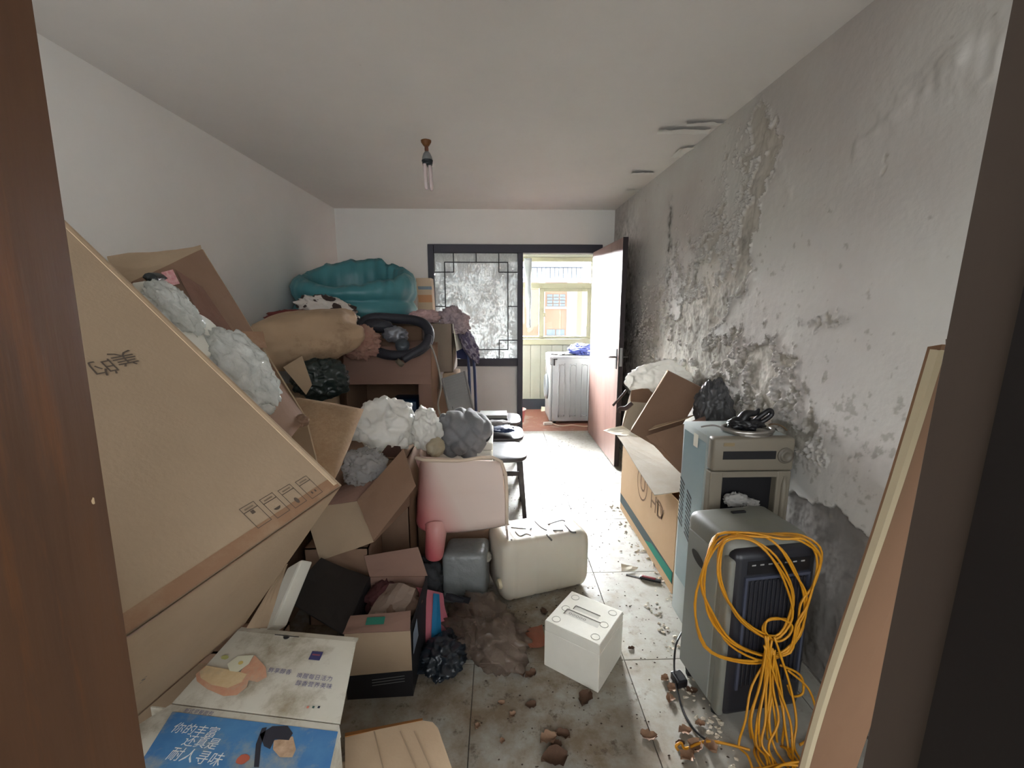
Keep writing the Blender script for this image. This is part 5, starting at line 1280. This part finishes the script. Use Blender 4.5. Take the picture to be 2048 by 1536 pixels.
# -------- dark wooden stools in a row
def stool(y0, label, first=None):
    t = thing('stool', (.012, y0 + .22, 0), label, 'stool', 'dark wooden stools along the heap')
    seat = []
    n_ = 40
    for i in range(n_):
        a = 2 * pi * i / n_; c, s = cos(a), sin(a); e = 2 / 3.6
        seat.append((math.copysign(abs(c) ** e, c) * .195, math.copysign(abs(s) ** e, s) * .205))
    vs = []; fs = []
    for z_, k_ in ((.452, .93), (.458, .985), (.474, 1.0), (.482, .985), (.486, .93), (.484, .5)):
        for x_, y_ in seat: vs.append(V((x_ * k_ + .012, y0 + .22 + y_ * k_, z_)))
    for j in range(5):
        for i in range(n_): fs.append([j * n_ + i, j * n_ + (i + 1) % n_, (j + 1) * n_ + (i + 1) % n_, (j + 1) * n_ + i])
    fs += [list(range(n_))[::-1], [5 * n_ + i for i in range(n_)]]
    put('seat', (vs, fs), mat('worn_dark_seat', (70, 66, 68), .32, (48, 44, 46), 6, .5, 6, spec=.5, col3=(120, 118, 116), scale3=5, lo3=.55, hi3=.75), t, smooth=True, auto=40)
    cs = V((.012, y0 + .22, 0))
    for sx in (-1, 1):
        for sy in (-1, 1):
            a = cs + V((sx * .14, sy * .15, .452)); b = cs + V((sx * .172, sy * .185, 0))
            put('leg', obox(b - V((.015, .02, 0)), (.03, 0, 0), (0, .04, 0), a - b), DARKWOOD, t)
        p, q = cs + V((sx * .155, -.165, .24)), cs + V((sx * .155, .165, .24))
        put('stretcher', obox(p - V((.009, 0, .014)), (.018, 0, 0), q - p, (0, 0, .028)), DARKWOOD, t)
    for sy in (-1, 1):
        p, q = cs + V((-.148, sy * .158, .36)), cs + V((.148, sy * .158, .36))
        put('stretcher', obox(p - V((0, .009, .014)), q - p, (0, .018, 0), (0, 0, .028)), DARKWOOD, t)
    return t
stool(2.95, 'nearest dark wooden stool, its worn seat beside the white foam box')
stool(3.42, 'middle dark wooden stool with a blue folded bag on its seat')
stool(3.90, 'farthest dark wooden stool with a flat grey box on its seat')
put('folded_bag', blob(U(1005, 857, Y=3.60), (.10, .10, .018), 61, .2, 2.2, 4, .15, 4, zmin=.487), mat('navy_bag', (26, 46, 84), .5, (36, 60, 100), 9, .5), label='folded dark blue bag on the middle stool', cat='bag', smooth=True)
put('cloth', blob(U(992, 846, Y=3.72), (.11, .07, .022), 63, .25, 2.2, 4, .2, 4, zmin=.487), mat('pale_grey_cloth', (150, 148, 148), .9), label='pale grey cloth on the middle stool behind the blue bag', cat='cloth', smooth=True)
gb = V((U(958, 830, Y=4.0).x, 3.98, .489))
gbt = thing('flat_box', gb + V((.13, .1, 0)), 'flat grey box with a dark base on the farthest stool', 'box')
put('base', bevel(obox(gb, (.26, 0, 0), (0, .2, 0), (0, 0, .022)), .003, 1), DKPLAST, gbt)
put('lid', bevel(obox(gb + V((.004, .004, .022)), (.252, 0, 0), (0, .192, 0), (0, 0, .03)), .003, 1), mat('grey_lid', (150, 152, 148), .5, (128, 130, 126), 7, .5), gbt)

# -------- pink and beige moulded plastic stool lying on its side
def twotone():
    m = mat('pink_beige_plastic', (214, 184, 166), .42, spec=.4)
    N = m.node_tree.nodes; L = m.node_tree.links; b = N['Principled BSDF']
    tcn = N.new('ShaderNodeTexCoord'); sp = N.new('ShaderNodeSeparateXYZ'); L.new(tcn.outputs['Object'], sp.inputs[0])
    ml = N.new('ShaderNodeMath'); ml.operation = 'MULTIPLY_ADD'; ml.inputs[1].default_value = .55; L.new(sp.outputs[2], ml.inputs[0]); L.new(sp.outputs[0], ml.inputs[2])
    rr = N.new('ShaderNodeValToRGB'); rr.color_ramp.elements[0].position = .10; rr.color_ramp.elements[1].position = .42
    mr = N.new('ShaderNodeMapRange'); mr.inputs[1].default_value = -.22; mr.inputs[2].default_value = .6; L.new(ml.outputs[0], mr.inputs[0])
    rr.color_ramp.elements[0].color = lin((186, 92, 96)); rr.color_ramp.elements[1].color = lin((208, 188, 176))
    L.new(mr.outputs[0], rr.inputs[0]); L.new(rr.outputs[0], b.inputs['Base Color'])
    return m
TT = twotone()
Qa, Qb, Qc, Qd = U(818, 1072, Y=2.13), U(1015, 1058, Y=2.05), U(1003, 923, Y=2.17), U(826, 919, Y=2.17)
pq = thing('plastic_stool', (Qa + Qb) / 2 + V((0, .1, -.09)), 'pink and beige moulded plastic stool lying on its side on the heap', 'stool')
vs = []; fs = []; n_ = 18
dq = V((.01, .13, -.13)); nf = (Qb - Qa).cross(Qd - Qa).normalized()
if nf.y > 0: nf = -nf
for layer in range(2):
    for j in range(n_ + 1):
        for i in range(n_ + 1):
            s, t = i / n_, j / n_
            p = (Qa.lerp(Qb, s)).lerp(Qd.lerp(Qc, s), t)
            edge = max(0, .22 - s) / .22; eb = max(0, .10 - t) / .10
            p = p - nf * (.10 * edge ** 2 + .05 * eb ** 2) + V((0, 0, -.02 * sin(pi * s) * (1 - t) ** 3))
            p = p + nf * (.004 * abs(sin(t * 4.0 * pi)) ** .7)
            if layer: p = p + V((.004, .012, 0))
            vs.append(p)
m_ = (n_ + 1) ** 2
for layer in range(2):
    for j in range(n_):
        for i in range(n_):
            a = layer * m_ + j * (n_ + 1) + i; f = [a, a + 1, a + n_ + 2, a + n_ + 1]; fs.append(f if layer == 0 else f[::-1])
def rimf(idx):
    for a, b in zip(idx[:-1], idx[1:]): fs.append([a, b, b + m_, a + m_])
rimf(list(range(n_ + 1))); rimf([j * (n_ + 1) + n_ for j in range(n_ + 1)]); rimf([n_ * (n_ + 1) + i for i in range(n_, -1, -1)]); rimf([j * (n_ + 1) for j in range(n_, -1, -1)])
put('side_wall', (vs, fs), TT, pq, smooth=True, auto=60)
put('seat_plate', quad([Qb, Qb + dq * 1.0 + V((0, 0, -.01)), Qc + dq, Qc], .010), TT, pq)
put('side_wall', quad([Qd + V((.0, .05, 0)), Qc + V((0, .01, 0)), Qc + dq, Qd + dq + V((0, .03, 0))], .008), TT, pq)
put('rim', tube([Qd + nf * -.04, Qd.lerp(Qc, .15) + nf * .004, Qd.lerp(Qc, .5) + nf * .008, Qc + nf * .006, Qb.lerp(Qc, .07) + nf * .006], .009, 8, sub=4), mat('beige_rim', (206, 186, 164), .45), pq, smooth=True)
l0 = U(872, 1066, Y=2.12); l1 = U(868, 1114, Y=2.12)
put('leg', tube([l0 + V((0, .02, .03)), l0, l0.lerp(l1, .8), l1], lambda t: .058 - .016 * t, 16, sub=4), TT, pq, smooth=True)

# -------- bags and parcels on the floor in front of the heap
put('parcel', bevel(obox(U(884, 1212, Z=.0) + V((0, 0, .002)), (.225, .0, 0), (.02, .19, 0), (.0, .02, .27)), .028, 3), mat('grey_parcel_film', (128, 131, 131), .35, (112, 115, 115), 7, .5, bump=.7, bscale=24, bdist=.01, spec=.5), label='grey plastic wrapped parcel on the floor left of the jerrycan', cat='parcel', smooth=True, auto=60)
put('crumpled_film', blob(U(966, 1112, Y=2.22), (.05, .06, .03), 71, .35, 2.5, 4, .05, 3, facet=.8), sheet('pale_film', (206, 200, 186), .15, .35, .3, bump=.6, bscale=20), label='crumpled pale film on the corner of the grey parcel', cat='plastic film', smooth=True)
put('jacket', blob(U(846, 1178, Y=2.12), (.11, .15, .165), 73, .2, 2, 5, .1, 3.5, zmin=.002), mat('charcoal_fabric', (44, 45, 48), .9, (54, 55, 58), 10, .5, bump=.2, bscale=80), label='charcoal fabric jacket bunched beside the grey parcel', cat='jacket', smooth=True)
put('strap', quad([U(893, 1186, Y=1.98), U(942, 1196, Y=1.93), U(938, 1209, Y=1.93), U(890, 1197, Y=1.98)], .006, 4, .01, 3), BLACKP, label='black webbing strap across the foot of the grey parcel', cat='strap')
put('bag', blob(V((-.07, 1.87, .04)), (.135, .20, .085), 76, .5, 1.7, 5, 0, 1.8, rot=rotz(38), zmin=.003, facet=.35, nf=22, vor=.34, vs_=2.0), sheet('brown_translucent_film', (146, 128, 114), .42, .22, .25, col2=(108, 90, 78), scale=5, bump=.7, bscale=7), label='brown translucent plastic bag crumpled on the floor tiles', cat='bag', smooth=True)
put('bag', blob(V((-.25, 1.74, .03)), (.10, .12, .045), 77, .3, 2.0, 5, 0, 3, zmin=.003, facet=.5, vor=.25), mat('dark_blue_film', (30, 38, 46), .3, spec=.6), label='dark plastic bag flat on the floor by the black carton', cat='bag', smooth=True)
pw = thing('soft_pack', (-.27, 1.86, 0), 'pink soft pack with a blue stripe standing by the black carton', 'pack')
w0, w1_, w2_, w3 = U(842, 1268, Y=1.80), U(900, 1272, Y=1.92), U(884, 1186, Y=1.98), U(838, 1176, Y=1.86)
put('pack_face', quad([V((w0.x, w0.y, .02)), V((w1_.x, w1_.y, .02)), w2_, w3], .03, 6, .014, 5), mat('pink_pack', (190, 112, 122), .45, (176, 98, 110), 6, .5), pw, smooth=True, auto=50)
nw = (w1_ - w0).cross(w3 - w0).normalized()
if nw.dot(CAM - w0) < 0: nw = -nw
def onW(s, t, l=.016):
    a = V((w0.x, w0.y, .02)).lerp(V((w1_.x, w1_.y, .02)), s); b = w3.lerp(w2_, s); return a.lerp(b, t) + nw * l
put('printed_band', quad([onW(.25, .0), onW(.6, .0), onW(.75, .95), onW(.5, .95)], .0008, 4, .004, 2), mat('blue_stripe', (30, 108, 148), .5), pw)
put('scrap', quad([U(1024, 1262, Z=.006), U(1060, 1298, Z=.004), U(1092, 1290, Z=.012), U(1084, 1246, Z=.02)], .002, 6, .02, 9), mat('rusty_paper', (156, 96, 72), .6, (130, 76, 56), 9, .5), label='rust coloured wrapper on the floor beside the small foam box', cat='wrapper')
# bottles behind the parcel
rb = U(905, 1094, Y=2.42)
put('can', lathe([(.03, 0), (.034, .004), (.034, rb.z + .06), (.028, rb.z + .068), (.0, rb.z + .068)], (rb.x, 2.46, 0), 20), mat('red_tin', (150, 62, 54), .4, (170, 90, 80), 20, .4), label='tall red tin behind the grey parcel', cat='tin', smooth=True, auto=40)
wbp = U(952, 1092, Y=2.44)
put('bottle', lathe([(.03, 0), (.034, .01), (.034, wbp.z - .02), (.026, wbp.z + .01), (.014, wbp.z + .02), (.014, wbp.z + .045), (.0, wbp.z + .046)], (wbp.x, 2.46, 0), 20), mat('white_bottle', (196, 190, 186), .35), label='white plastic bottle behind the grey parcel', cat='bottle', smooth=True, auto=40)
# ================================================================== FLOOR, MIDDLE
# -------- white jerrycan lying on its side (the bigger white block)
c00, c10 = V((.020, 2.085, 0)), V((.492, 2.235, 0))
ju = (c10 - c00); jl = ju.length; ju.normalize(); jv = V((-ju.y, ju.x, 0)); jh = .325
jc = thing('jerrycan', c00 + ju * jl / 2 + jv * .15, 'big ribbed white plastic jerrycan lying on the dirty tiles', 'jerrycan')
def jmat():
    return mat('milky_plastic', (206, 198, 182), .42, (198, 189, 172), 3, .5, spec=.45, subs=.25)
vs = []; fs = []
ns, npz = 46, 40
dj = .285
def cross(a):
    c, s = cos(a), sin(a); e = 2 / 7.0
    return math.copysign(abs(c) ** e, c) * dj / 2, math.copysign(abs(s) ** e, s) * jh / 2
for i in range(ns + 1):
    t = i / ns; xx = t * jl
    en = min(t, 1 - t) * jl; k = 1 - .16 * max(0, 1 - en / .045) ** 2
    rib = -.0045 * max(0, 1 - abs(((t * 4.0) % 1) - .5) * 14) if .04 < t < .96 else 0
    for j in range(npz):
        y_, z_ = cross(2 * pi * j / npz)
        r_ = math.hypot(y_, z_); q = k + rib / r_
        vs.append(c00 + ju * xx + jv * (dj / 2 + y_ * q) + V((0, 0, jh / 2 + .003 + z_ * q + .012 * (1 - t) * (z_ > 0))))
for i in range(ns):
    for j in range(npz):
        l = (j + 1) % npz; fs.append([i * npz + j, i * npz + l, (i + 1) * npz + l, (i + 1) * npz + j])
fs += [list(range(npz))[::-1], [ns * npz + j for j in range(npz)]]
put('tank', (vs, fs), jmat(), jc, smooth=True, auto=50)
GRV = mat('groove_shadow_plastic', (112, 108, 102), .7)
def jt(x, y):
    p = U(x, y, Z=jh + .004); r = p - c00; s = r.dot(ju); 
    return V((p.x, p.y, jh + .0005 + .012 * (1 - s / jl)))
for pts in ([(1022, 1058), (1052, 1060)], [(1031, 1066), (1040, 1075), (1052, 1070), (1062, 1073)], [(1070, 1044), (1082, 1056), (1094, 1062)], [(1096, 1050), (1122, 1041), (1130, 1043)], [(1106, 1062), (1126, 1061)], [(1130, 1050), (1142, 1063), (1152, 1064)], [(1094, 1070), (1103, 1081)], [(1063, 1058), (1061, 1061)], [(1022, 1083), (1024, 1082)]):
    put('moulded_groove', tube([jt(*p) for p in pts], .0055, 6, sub=4), GRV, jc, smooth=True)
put('spout_cap', lathe([(.026, 0), (.026, .02), (.022, .026), (.0, .026)], c00 + jv * .05 + V((.012, -.0, .10)), 18, -ju), mat('cream_cap', (206, 192, 160), .5), jc, smooth=True, auto=40)

# -------- small foam box
sb0 = V((.392, 1.548, 0)); su = V((-.80, .60, 0)).normalized(); sv = V((.60, .80, 0)).normalized()
sl_, sw_, sh_ = .252, .245, .215
fbm_ = thing('small_foam_box', sb0 + su * sl_ / 2 + sv * sw_ / 2, 'small closed white foam box standing skewed on the dirty tiles', 'foam box')
put('box_body', bevel(obox(sb0, su * sl_, sv * sw_, (0, 0, sh_ - .046)), .002, 1), FOAM, fbm_)
lid_o = sb0 + V((0, 0, sh_ - .046))
put('lid', bevel(obox(lid_o, su * sl_, sv * sw_, (0, 0, .046)), .004, 2), FOAM, fbm_)
up = V((0, 0, 1)); lo = lid_o + V((0, 0, .046))
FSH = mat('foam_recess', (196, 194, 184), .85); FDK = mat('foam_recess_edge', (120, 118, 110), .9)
for a, b_ in ((.035, .035), (.215, .035), (.035, .21), (.215, .21), (.035, .12), (.215, .12)):
    c = lo + su * a + sv * b_
    put('dimple', lathe([(.0, -.0002), (.015, -.0002), (.0165, .0012), (.018, .0012), (.019, 0)], c, 22, up, cap=False), FSH, fbm_, smooth=True)
for (a0, a1, b0_, b1_) in ((.05, .205, .085, .118), (.07, .185, .135, .158)):
    put('recess', rect_on(lo, su, sv, a0, a1, b0_, b1_, up, .0006), FSH, fbm_)
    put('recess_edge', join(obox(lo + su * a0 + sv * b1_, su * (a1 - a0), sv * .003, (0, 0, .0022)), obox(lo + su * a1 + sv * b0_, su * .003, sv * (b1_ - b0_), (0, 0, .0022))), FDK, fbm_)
put('embossed_text', text('ooooo', lo + su * .19 + sv * .092, -su, sv, .03, up, .0016), FDK, fbm_)

# ================================================================== BALCONY THINGS
WM = mat('white_enamel', (166, 168, 168), .35, (158, 160, 160), 3, .5, spec=.5)
wx0, wx1, wy0, wy1, wz = .675, 1.27, 5.70, 6.24, .885
wm = thing('washing_machine', (.97, 5.97, 0), 'white washing machine with ribbed side panel on the balcony', 'washing machine')
put('cabinet', bevel(box(wx0 + .02, wx1, wy0, wy1, .03, wz - .03), .008, 2), WM, wm, auto=40)
put('top', bevel(box(wx0, wx1 + .005, wy0 - .004, wy1, wz - .03, wz), .006, 2), WM, wm)
put('front_panel', bevel(box(wx0 - .015, wx0 + .02, wy0 + .005, wy1 - .005, .03, wz - .11), .012, 3), WM, wm, auto=40)
put('control_panel', bevel(box(wx0 - .02, wx0 + .02, wy0 + .002, wy1 - .002, wz - .11, wz - .005), .01, 2), WM, wm)
put('panel_trim', join(box(wx0 + .03, wx0 + .08, wy0 - .003, wy0 + .002, wz - .045, wz - .03), box(wx0 + .03, wx0 + .05, wy0 - .003, wy0 + .002, wz - .12, wz - .045)), DKPLAST, wm)
put('door', lathe([(.17, 0), (.17, .02), (.15, .035), (.12, .035), (.11, .02)], (wx0 - .015, (wy0 + wy1) / 2, .45), 28, (-1, 0, 0)), mat('door_ring', (120, 124, 128), .3), wm, smooth=True)
for cx in (wx0 + .14, wx0 + .29, wx0 + .44):
    pts = []
    for i in range(24):
        a = 2 * pi * i / 24; c, s = cos(a), sin(a)
        pts.append(V((cx + .038 * c, wy0 - .001, .44 + (.30 if s > 0 else -.30) + .038 * s)))
    put('side_rib', tube(pts, .008, 6, closed=True, sub=2), WM, wm, smooth=True)
for fx in (wx0 + .06, wx1 - .06):
    for fy in (wy0 + .06, wy1 - .06): put('foot', lathe([(.02, -.006), (.022, .032)], (fx, fy, 0), 12), DKPLAST, wm)
put('cloth_bag', blob((1.14, 5.95, wz + .05), (.20, .18, .085), 81, .3, 2.0, 5, .2, 3.5, zmin=wz + .001), mat('bright_blue_bag', (52, 66, 138), .45, (96, 104, 160), 7, .4, col3=(206, 204, 200), scale3=4, lo3=.6, hi3=.64), label='blue and white bag heaped on the washing machine', cat='bag', smooth=True)
put('cloth', blob((.84, 5.92, wz + .008), (.14, .14, .016), 83, .3, 2.2, 4, .25, 4, zmin=wz + .001), mat('striped_grey_cloth', (120, 118, 116), .9, (60, 58, 56), 16, .3), label='rumpled dark striped cloth at the edge of the washing machine', cat='cloth', smooth=True)
bk_ = U(1046, 848, Z=.0)
pb = thing('bucket', (bk_.x - .06, bk_.y + .1, -.006), 'pink plastic bucket behind the partition post on the balcony', 'bucket')
bc = V((bk_.x - .075, bk_.y + .13, -.006))
put('bucket_wall', lathe([(.085, 0), (.09, .004), (.115, .17), (.112, .17), (.086, .008), (.0, .008)], bc, 28, cap=False), mat('pink_plastic', (206, 120, 116), .4), pb, smooth=True)
put('rim', lathe([(.113, .166), (.124, .168), (.124, .178), (.112, .178)], bc, 28, cap=False), mat('pale_pink_plastic', (226, 200, 192), .4), pb, smooth=True)
hg = thing('hanging_cloth', (.40, 5.95, 1.25), 'grey cloth hanging from the balcony ceiling just beyond the post', 'cloth')
hp_ = []
for i in range(25):
    t = i / 24; z_ = 2.12 - t * .88; w_ = .05 * (1 - .55 * t) + .006 * sin(t * 14)
    for k in range(8):
        a = 2 * pi * k / 8; hp_.append(V((.385 + .02 * t + w_ * cos(a), 5.95 + .03 * sin(a) * (1 + .3 * sin(t * 9 + k)), z_)))
hf = [[i * 8 + k, i * 8 + (k + 1) % 8, (i + 1) * 8 + (k + 1) % 8, (i + 1) * 8 + k] for i in range(24) for k in range(8)] + [list(range(8)), [192 + k for k in range(8)]]
put('fabric', (hp_, hf), mat('grey_hanging_cloth', (140, 142, 140), .9, (120, 122, 120), 8, .5), hg, smooth=True)
put('string', tube([V((.385, 5.95, 2.10)), V((.385, 5.95, 2.6))], .003, 5, sub=1), mat('string', (150, 146, 136), .8), hg)
ps = U(1093, 850, Z=.0)
put('power_strip', bevel(obox(V((ps.x - .03, ps.y, -.005)), (.11, .02, 0), (-.01, .05, 0), (0, 0, .035)), .006, 2), mat('white_plastic', (222, 220, 212), .4), label='white power strip on the red balcony floor', cat='power strip')
put('cable', tube([V((ps.x + .07, ps.y + .03, .01)), V((.80, 5.58, .0)), V((.95, 5.62, .0)), V((1.1, 5.55, .0)), V((1.3, 5.60, .0))], .006, 6), mat('cream_cable', (200, 190, 170), .5), label='pale cable snaking below the washing machine', cat='cable', smooth=True)
put('paper_scrap', quad([V((.62, 6.40, .0)), V((.70, 6.38, .005)), V((.71, 6.44, .05)), V((.63, 6.46, .06))], .002, 3, .01, 4), mat('crumpled_paper', (196, 186, 164), .8), label='crumpled paper by the black baseboard of the balcony', cat='paper')

# ================================================================== LITTER ON THE FLOOR
LEAF = mat('dry_leaf_brown', (96, 70, 52), .8, (74, 54, 42), 30, .5)
LEAFP = mat('dry_leaf_pale', (150, 120, 96), .8, (124, 96, 76), 30, .5)
def leaf_mesh(seed, m):
    r_ = random.Random(seed); vs = []; fs = []
    n_, k_ = 7, 6; curl = r_.uniform(.25, .75); tw = r_.uniform(-.5, .5)
    for i in range(n_ + 1):
        t = i / n_ - .5; w = .5 * math.sqrt(max(0.02, 1 - (2 * t) ** 2)) * (1 + .5 * (r_.random() - .5))
        for j in range(k_):
            s = (j / (k_ - 1) - .5) * 2; ww = w * (.6 + .25 * r_.random() * abs(s))
            vs.append(V((t + .10 * (r_.random() - .5), s * ww + tw * t * t, curl * s * s * .55 + .25 * t * t + tw * s * t * .4 + .06 * (r_.random() - .5))))
    for i in range(n_):
        for j in range(k_ - 1):
            a = i * k_ + j; fs.append([a, a + 1, a + k_ + 1, a + k_])
    zmin = min(v.z for v in vs)
    me = mesh_of([v - V((0, 0, zmin)) for v in vs], fs, 'dry_leaf', True); me.materials.append(m)
    return me
LM = [leaf_mesh(i, LEAF if i % 2 else LEAFP) for i in range(10)]
rl_ = random.Random(11)
spots_ = [(1125, 1472, 34, 0), (1095, 1478, 40, 1), (1112, 1490, 26, 3), (1298, 1475, 34, 2), (1385, 1385, 26, 4), (1345, 1378, 30, 1), (1340, 1400, 22, 2), (1368, 1462, 28, 0), (1390, 1498, 34, 2), (1420, 1497, 30, 4), (1375, 1515, 34, 1),
          (1040, 1345, 34, 3), (1062, 1352, 30, 1), (1088, 1225, 24, 3), (990, 1236, 22, 1), (1062, 1412, 26, 3), (1003, 1408, 16, 1), (900, 1322, 22, 5), (905, 1345, 20, 3), (1025, 1432, 18, 5), (1170, 1400, 44, 3), (1262, 1298, 14, 1), (1110, 1520, 60, 1), (1330, 1360, 20, 4), (955, 1455, 16, 5), (1005, 1483, 15, 1), (1360, 1490, 22, 3), (1400, 1450, 20, 0)]
for x, y, sz, k in spots_:
    p = U(x, y, Z=0); o = bpy.data.objects.new('dry_leaf', LM[(k * 3 + x) % 10]); COL.objects.link(o)
    s = sz / 900 * (p - CAM).length * .70
    o.location = (p.x, p.y, .001); o.rotation_euler = (0, 0, rl_.uniform(0, 6.28)); o.scale = (s, s, s * .8)
    if x > 1320: lb_, gp_ = 'curled dry leaf scrap near the plug and the foot of the air cooler', 'leaf scraps by the air cooler'
    elif 1150 < x: lb_, gp_ = 'dry leaf scrap on the tiles right of or against the small foam box', 'leaf scraps by the small foam box'
    elif y > 1440: lb_, gp_ = 'dry leaf scrap on the dirty tiles in the very foreground', 'leaf scraps in the foreground'
    else: lb_, gp_ = 'dry leaf scrap on the stained tiles left of the small foam box', 'leaf scraps left of the small foam box'
    tag(o, lb_, 'leaf', gp_)
# crumbs of dirt and fallen paint: nobody could count them
def crumbs(n, fx, seed, smin, smax):
    r_ = random.Random(seed); vs = []; fs = []
    for _ in range(n):
        x, y = fx(r_)
        s = r_.uniform(smin, smax); a = r_.uniform(0, 6.28); b = len(vs)
        for k in range(5):
            an = a + 2 * pi * k / 5; rr = s * r_.uniform(.5, 1.2); vs.append(V((x + cos(an) * rr, y + sin(an) * rr * .8, .0012 + s * .35 * r_.random())))
        vs.append(V((x, y, .002 + s * .5))); 
        for k in range(5): fs.append([b + k, b + (k + 1) % 5, b + 5])
    return vs, fs
put('dirt_crumbs', crumbs(900, lambda r: (r.triangular(-.2, 1.2, .35), r.uniform(1.2, 5.0)), 3, .002, .007), mat('dark_crumbs', (62, 48, 38), .9), kind='stuff', label='dark crumbs of dirt scattered over the floor tiles', cat='dirt', normals=False)
def nearwall(r):
    y = r.uniform(1.2, 5.0); e = .92 if 2.1 < y < 3.25 else (.80 if y < 2.1 else 1.25)
    return e - abs(r.gauss(0, .05)) + .02, y
put('paint_chips', crumbs(420, nearwall, 7, .003, .014), mat('fallen_paint', (198, 188, 170), .9), kind='stuff', label='pale chips of fallen paint along the foot of the right wall', cat='paint chips', normals=False)
